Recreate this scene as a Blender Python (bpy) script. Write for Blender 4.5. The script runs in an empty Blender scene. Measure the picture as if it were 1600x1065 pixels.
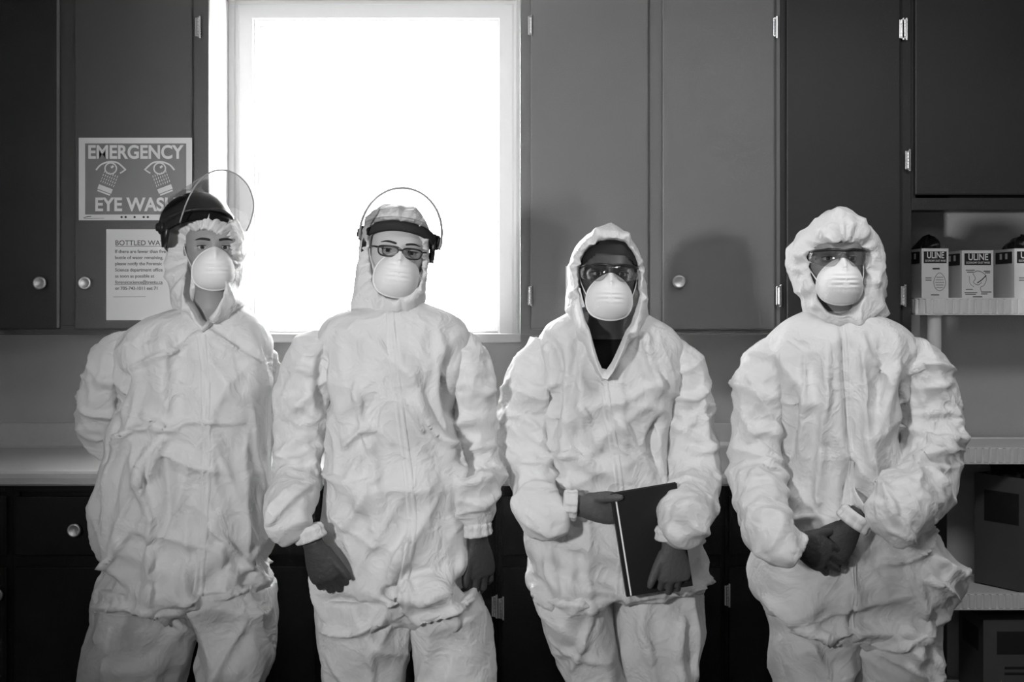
import bpy, bmesh, math, random
import numpy as np
from mathutils import Vector, Matrix, Euler, noise
from mathutils.bvhtree import BVHTree

# ------------------------------------------------------------------ camera, world, lights, exposure
SC = bpy.context.scene
COL = SC.collection
FPX, HY, CZ = 2088.0, 460.0, 1.44          # focal length in px, horizon row, eye height
cam = bpy.data.objects.new('camera', bpy.data.cameras.new('camera'))
COL.objects.link(cam)
cam.location = (0, 0, CZ)
cam.rotation_euler = (math.pi / 2, 0, 0)
cam.data.sensor_width = 36
cam.data.lens = 36 * FPX / 1600
cam.data.shift_y = -(532.5 - HY) / 1600
cam.data.clip_start = 0.05
SC.camera = cam

wd = bpy.data.worlds.new('world'); SC.world = wd; wd.use_nodes = True
wd.node_tree.nodes['Background'].inputs[0].default_value = (1, 1, 1, 1)
wd.node_tree.nodes['Background'].inputs[1].default_value = 30.0

def light(name, kind, loc, target, energy, **kw):
    l = bpy.data.lights.new(name, kind); l.energy = energy
    for k, v in kw.items(): setattr(l, k, v)
    o = bpy.data.objects.new(name, l); COL.objects.link(o); o.location = loc
    d = Vector(target) - Vector(loc)
    o.rotation_euler = d.to_track_quat('-Z', 'Y').to_euler()
    return o
light('key_lamp', 'SPOT', (-1.55, 0.15, 1.55), (0.30, 4.2, 1.60), 345, spot_size=math.radians(54), spot_blend=1.0, shadow_soft_size=0.12)
light('ceiling_panel', 'AREA', (1.2, 2.5, 2.58), (1.25, 2.75, 0), 18, shape='RECTANGLE', size=1.2, size_y=0.5)
light('room_fill', 'AREA', (-0.6, -0.9, 2.5), (-0.6, 0.4, 0.6), 13, shape='RECTANGLE', size=1.2, size_y=0.6)
SC.view_settings.view_transform = 'Standard'
SC.view_settings.look = 'None'
SC.view_settings.gamma = 1
SC.view_settings.use_curve_mapping = False
SC.view_settings.exposure = 0.0
SC.cycles.max_bounces = 10
SC.cycles.diffuse_bounces = 5
SC.cycles.transparent_max_bounces = 16
SC.cycles.caustics_reflective = False
SC.cycles.caustics_refractive = False
SC.cycles.sample_clamp_indirect = 8

# ------------------------------------------------------------------ materials
def mat(name, col, rough=0.6, spec=0.4, transl=0.0, bump=0.0, bscale=200.0, metal=0.0, var=0.0, vscale=6.0, bdetail=2.0, crease=0.0, cscale=14.0):
    m = bpy.data.materials.new(name); m.use_nodes = True
    nt = m.node_tree; N = nt.nodes; L = nt.links
    b = N['Principled BSDF']; out = N['Material Output']
    c = (col, col, col) if isinstance(col, (int, float)) else col
    b.inputs['Base Color'].default_value = (*c, 1)
    b.inputs['Roughness'].default_value = rough
    b.inputs['Specular IOR Level'].default_value = spec
    b.inputs['Metallic'].default_value = metal
    tc = N.new('ShaderNodeTexCoord')
    if var:
        n = N.new('ShaderNodeTexNoise'); n.inputs['Scale'].default_value = vscale; n.inputs['Detail'].default_value = 5
        L.new(tc.outputs['Object'], n.inputs['Vector'])
        mx = N.new('ShaderNodeMix'); mx.data_type = 'RGBA'
        mx.inputs[6].default_value = (*[x * (1 - var) for x in c], 1)
        mx.inputs[7].default_value = (*[min(1, x * (1 + var)) for x in c], 1)
        L.new(n.outputs['Fac'], mx.inputs[0]); L.new(mx.outputs[2], b.inputs['Base Color'])
    nrm = None
    if crease:
        v = N.new('ShaderNodeTexNoise'); v.inputs['Scale'].default_value = cscale; v.inputs['Detail'].default_value = 3; v.inputs['Roughness'].default_value = 0.55
        v.inputs['Distortion'].default_value = 0.6
        L.new(tc.outputs['Object'], v.inputs['Vector'])
        a = N.new('ShaderNodeMath'); a.operation = 'SUBTRACT'; a.inputs[1].default_value = 0.5; L.new(v.outputs['Fac'], a.inputs[0])
        ab = N.new('ShaderNodeMath'); ab.operation = 'ABSOLUTE'; L.new(a.outputs[0], ab.inputs[0])
        bp = N.new('ShaderNodeBump'); bp.invert = True; bp.inputs['Strength'].default_value = 1.0; bp.inputs['Distance'].default_value = crease
        L.new(ab.outputs[0], bp.inputs['Height']); nrm = bp.outputs['Normal']
    if bump:
        n = N.new('ShaderNodeTexNoise'); n.inputs['Scale'].default_value = bscale; n.inputs['Detail'].default_value = bdetail
        L.new(tc.outputs['Object'], n.inputs['Vector'])
        bp = N.new('ShaderNodeBump'); bp.inputs['Strength'].default_value = 1.0; bp.inputs['Distance'].default_value = bump
        L.new(n.outputs['Fac'], bp.inputs['Height'])
        if nrm: L.new(nrm, bp.inputs['Normal'])
        nrm = bp.outputs['Normal']
    if nrm: L.new(nrm, b.inputs['Normal'])
    if transl:
        t = N.new('ShaderNodeBsdfTranslucent'); t.inputs[0].default_value = (*[min(1, x * 1.05) for x in c], 1)
        mx = N.new('ShaderNodeMixShader'); mx.inputs[0].default_value = transl
        L.new(b.outputs[0], mx.inputs[1]); L.new(t.outputs[0], mx.inputs[2]); L.new(mx.outputs[0], out.inputs[0])
        if nrm: L.new(nrm, t.inputs['Normal'])
    return m

def clear_mat(name, tint=0.96, gloss=0.10, rough=0.03):
    m = bpy.data.materials.new(name); m.use_nodes = True
    nt = m.node_tree; N = nt.nodes; L = nt.links
    N.remove(N['Principled BSDF']); out = N['Material Output']
    t = N.new('ShaderNodeBsdfTransparent'); t.inputs[0].default_value = (tint, tint, tint, 1)
    g = N.new('ShaderNodeBsdfGlossy'); g.inputs['Roughness'].default_value = rough
    f = N.new('ShaderNodeFresnel'); f.inputs[0].default_value = 1.45
    a = N.new('ShaderNodeMath'); a.operation = 'MULTIPLY_ADD'; a.inputs[1].default_value = .22; a.inputs[2].default_value = gloss; a.use_clamp = True
    L.new(f.outputs[0], a.inputs[0])
    mx = N.new('ShaderNodeMixShader')
    L.new(a.outputs[0], mx.inputs[0]); L.new(t.outputs[0], mx.inputs[1]); L.new(g.outputs[0], mx.inputs[2]); L.new(mx.outputs[0], out.inputs[0])
    return m

M = {}
M['suit'] = mat('white_coverall_fabric', 0.80, 0.6, 0.25, transl=0.22, bump=0.0004, bscale=420, crease=0.017, cscale=12)
M['hood'] = mat('white_hood_fabric', 0.82, 0.6, 0.25, transl=0.22, bump=0.0004, bscale=420, crease=0.013, cscale=18)
M['seam'] = mat('white_seam_tape', 0.84, 0.5, 0.3, transl=0.12)
M['mask'] = mat('white_mask_fibre', 0.80, 0.8, 0.2, bump=0.0006, bscale=500)
M['wall'] = mat('painted_wall', 0.52, 0.7, 0.3, bump=0.0008, bscale=180, var=0.05)
M['white_wall'] = mat('white_side_panel', 0.80, 0.5, 0.4)  # window-side panel, paler than the rest of its cabinet
M['trim'] = mat('white_window_trim', 0.86, 0.4, 0.5, transl=0.21, bump=0.0003, bscale=60)  # translucent so the sky behind makes the casing glow, imitating window glare
M['sash'] = mat('backlit_white_sash', 0.92, 0.4, 0.4, transl=0.45)  # translucency added so the sash bars whiten like glare around the panes
M['ceiling'] = mat('ceiling_paint', 0.6, 0.8, 0.2)
M['floor'] = mat('dark_floor_tile', 0.06, 0.5, 0.4, var=0.2)
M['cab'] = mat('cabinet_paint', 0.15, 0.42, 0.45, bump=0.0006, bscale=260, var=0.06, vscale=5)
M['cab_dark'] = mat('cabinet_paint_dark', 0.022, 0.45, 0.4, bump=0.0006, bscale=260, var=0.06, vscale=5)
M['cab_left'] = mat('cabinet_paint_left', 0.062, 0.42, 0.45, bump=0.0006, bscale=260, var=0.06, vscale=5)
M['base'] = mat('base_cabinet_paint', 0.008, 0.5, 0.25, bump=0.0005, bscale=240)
M['edge'] = mat('pale_door_edge', 0.16, 0.5, 0.4)
M['counter'] = mat('pale_laminate', 0.6, 0.35, 0.4, var=0.06, vscale=60)
M['chrome'] = mat('bright_metal', 0.75, 0.25, 0.5, metal=1.0)
M['steel'] = mat('brushed_knob_metal', 0.62, 0.42, 0.5, metal=1.0)
M['plastic'] = mat('white_shelf_plastic', 0.80, 0.5, 0.4)
M['paper'] = mat('white_paper', 0.8, 0.8, 0.2, bump=0.0004, bscale=40)
M['sign_white'] = mat('sign_white_print', 0.8, 0.45, 0.4)
M['sign_grey'] = mat('sign_field_print', 0.19, 0.45, 0.4)
M['ink'] = mat('black_ink', 0.02, 0.6, 0.3)
M['grey_ink'] = mat('faded_ink', 0.10, 0.7, 0.2)
M['carton'] = mat('carton_board', 0.82, 0.7, 0.3)
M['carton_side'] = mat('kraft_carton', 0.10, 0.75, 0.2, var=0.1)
M['black'] = mat('black_plastic', 0.012, 0.35, 0.5)
M['foam'] = mat('black_foam_band', 0.010, 0.9, 0.1, bump=0.0006, bscale=400)
M['grey_foam'] = mat('charcoal_foam_band', 0.035, 0.9, 0.1, bump=0.0006, bscale=400)
M['bag'] = mat('black_film', 0.010, 0.35, 0.5, bump=0.01, bscale=30)
M['glove'] = mat('grey_nitrile_glove', 0.085, 0.6, 0.35, bump=0.002, bscale=90, bdetail=4)
M['glove_dark'] = mat('dark_nitrile_glove', 0.045, 0.6, 0.35, bump=0.002, bscale=90, bdetail=4)
M['shoe'] = mat('black_shoe_rubber', 0.02, 0.6, 0.4)
M['shirt'] = mat('black_cotton', 0.008, 0.9, 0.1)
M['skin_a'] = mat('skin_light', 0.30, 0.5, 0.35, bump=0.0003, bscale=300)
M['skin_b'] = mat('skin_pale', 0.52, 0.5, 0.35, bump=0.0003, bscale=300)
M['skin_c'] = mat('skin_dark', 0.060, 0.42, 0.45, bump=0.0003, bscale=300)
M['skin_d'] = mat('skin_medium', 0.20, 0.5, 0.35, bump=0.0003, bscale=300)
M['hair'] = mat('dark_hair', 0.012, 0.6, 0.3)
M['brow'] = mat('brow_hair', 0.03, 0.8, 0.2)
M['eye'] = mat('eye_white', 0.45, 0.15, 0.5)
M['iris'] = mat('dark_iris', 0.03, 0.1, 0.6)
M['pupil'] = mat('pupil_black', 0.004, 0.1, 0.6)
M['binder'] = mat('black_binder_cover', 0.008, 0.45, 0.4)
M['visor_edge'] = mat('visor_edge', 0.30, 0.3, 0.5)
M['visor'] = clear_mat('clear_visor', 0.93, 0.05)
M['lens'] = clear_mat('clear_lens', 0.88, 0.05)
M['glass'] = clear_mat('window_glass', 0.97, 0.02)

# ------------------------------------------------------------------ helpers
def W(px, py, Y):
    return Vector(((px - 800) * Y / FPX, Y, CZ - (py - HY) * Y / FPX))
def X(px, Y): return (px - 800) * Y / FPX
def Z(py, Y): return CZ - (py - HY) * Y / FPX

def thing(name, label, cat, loc=(0, 0, 0), group=None, kind=None):
    o = bpy.data.objects.new(name, None); COL.objects.link(o); o.location = loc
    o.empty_display_size = 0.1
    tag(o, label, cat, group, kind)
    return o
def tag(o, label=None, cat=None, group=None, kind=None):
    if label: o['label'] = label
    if cat: o['category'] = cat
    if group: o['group'] = group
    if kind: o['kind'] = kind
    return o
def base_of(p):
    v = Vector((0, 0, 0))
    while p: v += p.location; p = p.parent
    return v
def link(name, me, m, parent=None, smooth=False, label=None):
    o = bpy.data.objects.new(name, me); COL.objects.link(o)
    if m is not None:
        me.materials.clear()
        for mm in (m if isinstance(m, (list, tuple)) else [m]): me.materials.append(mm)
    if parent:
        o.parent = parent
        off = base_of(parent)
        if off.length: me.transform(Matrix.Translation(-off))
    if smooth: me.polygons.foreach_set('use_smooth', [True] * len(me.polygons))
    if label: o['label'] = label
    return o
def mk(name, V, F, m, parent=None, smooth=False, label=None):
    me = bpy.data.meshes.new(name)
    me.from_pydata([tuple(v) for v in V], [], [tuple(int(i) for i in f) for f in F]); me.update()
    return link(name, me, m, parent, smooth, label)
def bm_obj(name, bm, m, parent=None, smooth=False, label=None):
    me = bpy.data.meshes.new(name); bm.normal_update(); bm.to_mesh(me); bm.free()
    return link(name, me, m, parent, smooth, label)
def bm_box(bm, x0, x1, y0, y1, z0, z1, bev=0.0, mtx=None):
    r = bmesh.ops.create_cube(bm, size=1.0)
    vs = r['verts']
    for v in vs:
        v.co = Vector(((x0 + x1) / 2 + v.co.x * (x1 - x0), (y0 + y1) / 2 + v.co.y * (y1 - y0), (z0 + z1) / 2 + v.co.z * (z1 - z0)))
    if bev:
        es = list({e for v in vs for e in v.link_edges})
        rr = bmesh.ops.bevel(bm, geom=es, offset=bev, segments=2, affect='EDGES', profile=0.6)
        vs = list({v for f in rr['faces'] for v in f.verts} | {v for v in vs if v.is_valid})
    if mtx is not None: bmesh.ops.transform(bm, matrix=mtx, verts=vs)
    return vs
def box(name, x0, x1, y0, y1, z0, z1, m, parent=None, bev=0.0, label=None, mtx=None):
    bm = bmesh.new(); bm_box(bm, x0, x1, y0, y1, z0, z1, bev, mtx)
    return bm_obj(name, bm, m, parent, False, label)
def loft(rings, cap=True, closed=True):
    V, F = [], []; n = len(rings[0])
    for r in rings: V += list(r)
    for i in range(len(rings) - 1):
        for j in range(n if closed else n - 1):
            a, b = i * n + j, i * n + (j + 1) % n
            F.append((a, b, b + n, a + n))
    if cap:
        F.append(tuple(range(n))[::-1]); k = (len(rings) - 1) * n
        F.append(tuple(range(k, k + n)))
    return V, F
def lathe(profile, origin, axis, seg=24):
    """profile: list of (r, t) along axis from origin"""
    axis = Vector(axis).normalized(); u = axis.orthogonal().normalized(); w = axis.cross(u)
    rings = []
    for r, t in profile:
        rings.append([Vector(origin) + axis * t + (u * math.cos(a) + w * math.sin(a)) * max(r, 1e-4) for a in [2 * math.pi * k / seg for k in range(seg)]])
    return loft(rings)
def spline(pts, n):
    """Catmull-Rom through pts (tuples of any dim) sampled at n points"""
    P = np.array(pts, float); k = len(P)
    P = np.vstack([2 * P[0] - P[1], P, 2 * P[-1] - P[-2]])
    out = []
    for t in np.linspace(0, k - 1 - 1e-9, n):
        i = int(t); f = t - i
        p0, p1, p2, p3 = P[i:i + 4]
        out.append(0.5 * ((2 * p1) + (-p0 + p2) * f + (2 * p0 - 5 * p1 + 4 * p2 - p3) * f * f + (-p0 + 3 * p1 - 3 * p2 + p3) * f ** 3))
    return np.array(out)
def tube(path, rad, seg=10, flat=None):
    """path Nx3, rad scalar or list; returns V,F (closed ends)"""
    P = [Vector(p) for p in path]; n = len(P)
    R = [rad] * n if np.isscalar(rad) else list(rad)
    rings = []; u = None
    for i in range(n):
        t = (P[min(i + 1, n - 1)] - P[max(i - 1, 0)]).normalized()
        if u is None: u = t.orthogonal().normalized()
        u = (u - t * u.dot(t)).normalized(); w = t.cross(u)
        rings.append([P[i] + (u * math.cos(a) + w * math.sin(a)) * R[i] for a in [2 * math.pi * k / seg for k in range(seg)]])
    return loft(rings)
def joinVF(parts):
    V, F = [], []
    for v, f in parts:
        k = len(V); V += list(v); F += [tuple(i + k for i in q) for q in f]
    return V, F
def remesh(V, F, voxel, smooth=3):
    me = bpy.data.meshes.new('tmp'); me.from_pydata([tuple(v) for v in V], [], [tuple(f) for f in F]); me.update()
    o = bpy.data.objects.new('tmp', me); COL.objects.link(o)
    md = o.modifiers.new('r', 'REMESH'); md.mode = 'VOXEL'; md.voxel_size = voxel
    if smooth:
        s = o.modifiers.new('s', 'SMOOTH'); s.iterations = smooth; s.factor = 0.5
    dg = bpy.context.evaluated_depsgraph_get()
    res = bpy.data.meshes.new_from_object(o.evaluated_get(dg))
    bpy.data.objects.remove(o); bpy.data.meshes.remove(me)
    return res
def co_of(me):
    a = np.empty(len(me.vertices) * 3); me.vertices.foreach_get('co', a); return a.reshape(-1, 3)
def set_co(me, a):
    me.vertices.foreach_set('co', np.ascontiguousarray(a).ravel()); me.update()
def normals(me):
    a = np.empty(len(me.vertices) * 3); me.vertex_normals.foreach_get('vector', a); return a.reshape(-1, 3)
def catmull_closed(pts, n):
    P = np.array(pts, float); k = len(P); out = []
    for t in np.linspace(0, k, n, endpoint=False):
        i = int(t) % k; f = t - int(t)
        p0, p1, p2, p3 = P[(i - 1) % k], P[i], P[(i + 1) % k], P[(i + 2) % k]
        out.append(0.5 * ((2 * p1) + (-p0 + p2) * f + (2 * p0 - 5 * p1 + 4 * p2 - p3) * f * f + (-p0 + 3 * p1 - 3 * p2 + p3) * f ** 3))
    return np.array(out)
# ------------------------------------------------------------------ room shell
YW = 4.68      # wall plane
YC = 4.36      # upper cabinet face
YB = 4.03      # base cabinet face
RX0, RX1, RZ = -2.5, 2.6, 2.62
box('floor', RX0, RX1, -1.6, YW + 0.15, -0.08, 0.0, M['floor'])['kind'] = 'structure'
box('ceiling', RX0, RX1, -1.6, YW + 0.15, RZ, RZ + 0.08, M['ceiling'])['kind'] = 'structure'
box('wall_left', RX0 - 0.1, RX0, -1.6, YW + 0.15, 0, RZ, M['wall'])['kind'] = 'structure'
box('wall_right', RX1, RX1 + 0.1, -1.6, YW + 0.15, 0, RZ, M['wall'])['kind'] = 'structure'
box('wall_front', RX0, RX1, -1.7, -1.6, 0, RZ, M['wall'])['kind'] = 'structure'
# back wall with the window opening
wx0, wx1, wz0, wz1 = X(394, YW), X(782, YW), Z(522, YW), Z(28, YW)
bm = bmesh.new()
hx0, hx1, hz0, hz1 = X(364, YW), X(808, YW), Z(530, YW), Z(7, YW)      # opening widened behind the casing so sky light glows through the boards
bm_box(bm, RX0, hx0, YW, YW + 0.15, 0, RZ); bm_box(bm, hx1, RX1, YW, YW + 0.15, 0, RZ)
bm_box(bm, hx0, hx1, YW, YW + 0.15, 0, hz0); bm_box(bm, hx0, hx1, YW, YW + 0.15, hz1, RZ)
bm_obj('wall_back', bm, M['wall'])['kind'] = 'structure'
# window
win = thing('window_1', None, None, ((wx0 + wx1) / 2, YW, wz0), kind='structure')
def frame4(name, x0, x1, z0, z1, y0, y1, wl, wr, wt, wb, m, parent, bev=0.003):
    bm = bmesh.new()
    bm_box(bm, x0, x0 + wl, y0, y1, z0, z1, bev); bm_box(bm, x1 - wr, x1, y0, y1, z0, z1, bev)
    bm_box(bm, x0 + wl, x1 - wr, y0, y1, z1 - wt, z1, bev); bm_box(bm, x0 + wl, x1 - wr, y0, y1, z0, z0 + wb, bev)
    return bm_obj(name, bm, m, parent)
s = YW / FPX
# jamb lining
frame4('jamb_lining', wx0, wx1, wz0, wz1, YW - 0.004, YW + 0.15, 0.012, 0.012, 0.012, 0.012, M['trim'], win)
# mitred casing boards, each with a raised back band
def casing(name, a, b, inward, w):
    # a->b along the inner edge; inward is the direction away from the opening
    V = []; a = Vector(a); b = Vector(b); d = (b - a).normalized(); o = Vector(inward)
    prof = [(0.0, 0.0), (0.0, 0.016), (0.003, 0.019), (w * 0.55, 0.019), (w * 0.62, 0.015), (w * 0.72, 0.015), (w * 0.76, 0.026), (w * 0.97, 0.026), (w, 0.022), (w, 0.0)]
    rings = []
    for p, sgn in ((a, -1), (b, 1)):
        rings.append([p + o * t + d * (t * sgn) + Vector((0, -h, 0)) for t, h in prof])
    V, F = loft(rings)
    return mk(name, V, F, M['trim'], win)
cw = X(398, YW) - X(360, YW)
ix0, ix1, iz0, iz1 = wx0 + 0.006, wx1 - 0.006, wz0, wz1 - 0.006
casing('casing_board', (ix0, YW, iz1), (ix1, YW, iz1), (0, 0, 1), cw)
def casing_side(xi, sgn):
    V = []; w = cw
    prof = [(0.0, 0.0), (0.0, 0.016), (0.003, 0.019), (w * 0.55, 0.019), (w * 0.62, 0.015), (w * 0.72, 0.015), (w * 0.76, 0.026), (w * 0.97, 0.026), (w, 0.022), (w, 0.0)]
    rings = [[Vector((xi + sgn * t, YW - h, iz0 - 0.0)) for t, h in prof], [Vector((xi + sgn * t, YW - h, iz1 + t)) for t, h in prof]]
    V, F = loft(rings); mk('casing_board', V, F, M['trim'], win)
casing_side(ix0, -1); casing_side(ix1, 1)
box('window_stool', X(360, YW), X(814, YW), YW - 0.055, YW + 0.03, Z(535, YW - .05), Z(521, YW - .05), M['trim'], win, 0.004)
zm0, zm1 = Z(284, YW), Z(266, YW)
frame4('upper_sash', wx0 + .012, wx1 - .012, zm0, wz1 - .012, YW + 0.085, YW + 0.12, .026, .026, .022, zm1 - zm0, M['sash'], win)
frame4('lower_sash', wx0 + .012, wx1 - .012, wz0 + .012, zm1, YW + 0.045, YW + 0.08, X(424, YW) - wx0 - .012, wx1 - .012 - X(750, YW), zm1 - zm0, Z(495, YW) - wz0 - .012, M['sash'], win)
box('glass_pane', wx0 + .03, wx1 - .03, YW + 0.1, YW + 0.104, zm0 + .02, wz1 - .02, M['glass'], win)
box('glass_pane', X(420, YW), X(754, YW), YW + 0.06, YW + 0.064, Z(500, YW), zm0 + .01, M['glass'], win)

# ------------------------------------------------------------------ cabinets
def knob(parent, x, z, y, m, r=0.0215):
    prof = [(0.0085, 0), (0.0085, 0.010), (0.012, 0.014), (r, 0.018), (r, 0.022), (r * 0.86, 0.0255), (r * 0.72, 0.0245), (r * 0.4, 0.0225), (0.001, 0.022)]
    V, F = lathe(prof, (x, y, z), (0, -1, 0), 28)
    return mk('knob', V, F, m, parent, True)
def hinge(parent, x, z, y, h=0.072):
    bm = bmesh.new()
    bm_box(bm, x - 0.009, x - 0.003, y - 0.004, y, z - h * .42, z + h * .42, 0.001)
    bm_box(bm, x + 0.003, x + 0.009, y - 0.004, y, z - h * .5, z + h * .5, 0.001)
    for k in range(5):
        z0 = z - h * .36 + k * h * .144
        r = bmesh.ops.create_cone(bm, cap_ends=True, segments=10, radius1=0.0042, radius2=0.0042, depth=h * .13)
        bmesh.ops.translate(bm, verts=r['verts'], vec=(x, y - 0.005, z0 + h * .072))
    for sg in (-1, 1):
        r = bmesh.ops.create_uvsphere(bm, u_segments=8, v_segments=6, radius=0.004)
        bmesh.ops.translate(bm, verts=r['verts'], vec=(x, y - 0.005, z + sg * h * .4))
    return bm_obj('hinge', bm, M['chrome'], parent)
ZT = 2.46
DT = 0.019
def wall_cabinet(label, px0, px1, zb, doors, m, rail=0.03, side_m=None, ydep=YW):
    x0, x1 = X(px0, YC), X(px1, YC)
    t = thing('wall_cabinet', label, 'cabinet', ((x0 + x1) / 2, YC, zb), 'wall cabinets beside the window')
    bm = bmesh.new()
    bm_box(bm, x0 + .018, x1 - .018, YC + .02, ydep - .012, zb + .012, zb + .03)
    bm_box(bm, x0 + .018, x1 - .018, YC + .02, ydep - .012, ZT - .02, ZT)
    bm_box(bm, x0 + .018, x1 - .018, ydep - .012, ydep - .002, zb + .012, ZT)
    bm_obj('carcass', bm, m, t)
    for xa, nm in ((x0, 'side_panel'), (x1 - .018, 'side_panel')):
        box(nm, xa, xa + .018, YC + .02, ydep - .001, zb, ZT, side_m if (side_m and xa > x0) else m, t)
    # face frame: rails full width, stiles between the doors
    box('rail', x0, x1, YC, YC + .02, zb, zb + rail, m, t, .0015)
    box('rail', x0, x1, YC, YC + .02, ZT - .04, ZT, m, t, .0015)
    edges = [x0] + [v for d in doors for v in (X(d['px'][0], YC), X(d['px'][1], YC))] + [x1]
    for i in range(0, len(edges), 2):
        a = edges[i] - (.008 if i else 0); b = edges[i + 1] + (.008 if i + 2 < len(edges) else 0)
        box('stile', a, b, YC + .0005, YC + .02, zb + rail, ZT - .04, m, t, .001)
    for d in doors:
        a, b = X(d['px'][0], YC), X(d['px'][1], YC)
        zd = zb + d.get('gap', .018)
        dr = box('door', a, b, YC - DT, YC - .001, zd, ZT - .02, d.get('m', m), t, .005)
        if d.get('knob'):
            knob(dr, X(d['knob'][0], YC - DT), Z(d['knob'][1], YC - DT), YC - DT, M['steel'])
        for hx, hy in d.get('hinges', ()):
            hinge(dr, X(hx, YC - DT), Z(hy, YC - DT), YC - DT + .004)
        if d.get('edge'):
            xe = b if d['edge'] > 0 else a
            box('pale_edge', xe - .007, xe + .0006, YC - DT - .0008, YC - DT + .008, zd + .006, ZT - .03, M['edge'], dr, .0008)  # paler strip laid along the door edge
    return t
ZB = Z(523, YC)
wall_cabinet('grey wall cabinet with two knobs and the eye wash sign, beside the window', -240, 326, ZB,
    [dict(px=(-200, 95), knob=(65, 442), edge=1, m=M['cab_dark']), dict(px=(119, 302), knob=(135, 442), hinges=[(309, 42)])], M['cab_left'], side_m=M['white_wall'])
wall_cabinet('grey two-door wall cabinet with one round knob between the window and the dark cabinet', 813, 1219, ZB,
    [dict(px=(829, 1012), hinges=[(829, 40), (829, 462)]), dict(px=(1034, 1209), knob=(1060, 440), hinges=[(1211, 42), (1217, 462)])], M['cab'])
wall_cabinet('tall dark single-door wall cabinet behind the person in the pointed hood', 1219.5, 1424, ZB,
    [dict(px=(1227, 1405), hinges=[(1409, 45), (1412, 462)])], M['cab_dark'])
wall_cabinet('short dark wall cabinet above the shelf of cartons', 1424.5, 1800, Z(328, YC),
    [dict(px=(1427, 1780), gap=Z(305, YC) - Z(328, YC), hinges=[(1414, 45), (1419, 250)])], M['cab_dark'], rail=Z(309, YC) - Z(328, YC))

# worktop with coved backsplash and rolled front edge
yf, zt = 4.0, Z(736, 4.02)
zbs = Z(660, YW)
ptop = [(YW - .002, zt - .038), (YW - .002, zbs), (YW - .018, zbs), (YW - .020, zbs - .004), (YW - .020, zt + .018), (YW - .025, zt + .006), (YW - .038, zt),
        (yf + .045, zt), (yf + .03, zt + .002), (yf + .016, zt + .001), (yf + .006, zt - .006), (yf, zt - .018), (yf, zt - .036), (yf + .006, zt - .042), (yf + .03, zt - .042), (yf + .03, zt - .03), (YW - .05, zt - .03)]
xc0, xc1 = RX0 + .01, X(1487, 4.0)
V, F = loft([[Vector((x, y, z)) for y, z in ptop] for x in (xc0, xc1)])
tag(mk('worktop', V, F, M['counter'], None), 'pale laminate worktop with rolled front edge and low backsplash', 'worktop')

# base cabinets
bounds = [-420, -200, 20, 225, 500, 778, 1132, 1480]
blabels = ['', 'dark base cabinet unit whose door knob shows at the edge, beside the round drawer knob',
           'dark base cabinet unit with a round drawer knob beside the person in the black crown', 'dark base cabinet unit behind the legs of the person in the black crown',
           'dark base cabinet unit behind the legs of the person in dark framed spectacles', 'dark base cabinet unit with a bright hinge behind the person holding the binder', 'dark base cabinet unit at the worktop end next to the white shelf unit']
for i in range(1, len(bounds) - 1):
    a, b = X(bounds[i], YB), X(bounds[i + 1], YB)
    a = max(a, RX0 + .02)
    t = thing('base_cabinet', blabels[i], 'cabinet', ((a + b) / 2, YB, 0), 'base cabinets under the worktop')
    zt_ = zt - .043
    bm = bmesh.new()
    bm_box(bm, a + .001, b - .001, YB + .02, YW - .004, .10, zt_ - .0)
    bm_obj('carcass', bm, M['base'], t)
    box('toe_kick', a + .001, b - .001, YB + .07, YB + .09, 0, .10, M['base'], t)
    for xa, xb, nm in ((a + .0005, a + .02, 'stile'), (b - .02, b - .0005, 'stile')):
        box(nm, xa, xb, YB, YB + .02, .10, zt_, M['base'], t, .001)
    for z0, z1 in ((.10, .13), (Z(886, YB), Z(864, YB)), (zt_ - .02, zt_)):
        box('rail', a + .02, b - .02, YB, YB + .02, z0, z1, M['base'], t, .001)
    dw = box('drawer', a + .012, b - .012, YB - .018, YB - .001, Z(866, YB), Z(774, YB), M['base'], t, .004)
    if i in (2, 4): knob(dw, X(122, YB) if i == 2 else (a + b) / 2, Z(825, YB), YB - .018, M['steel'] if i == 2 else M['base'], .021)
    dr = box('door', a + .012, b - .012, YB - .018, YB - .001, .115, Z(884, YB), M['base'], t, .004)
    if i == 1: knob(dr, X(2, YB), Z(925, YB), YB - .018, M['steel'], .02)
    if i in (4, 5, 6):
        if i == 4: hinge(dr, b - .010, Z(945, YB), YB - .015)
        if i == 5: hinge(dr, a + .010, Z(948, YB), YB - .015)
        if i == 6: hinge(dr, a + .006, Z(928, YB), YB - .015)

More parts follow.
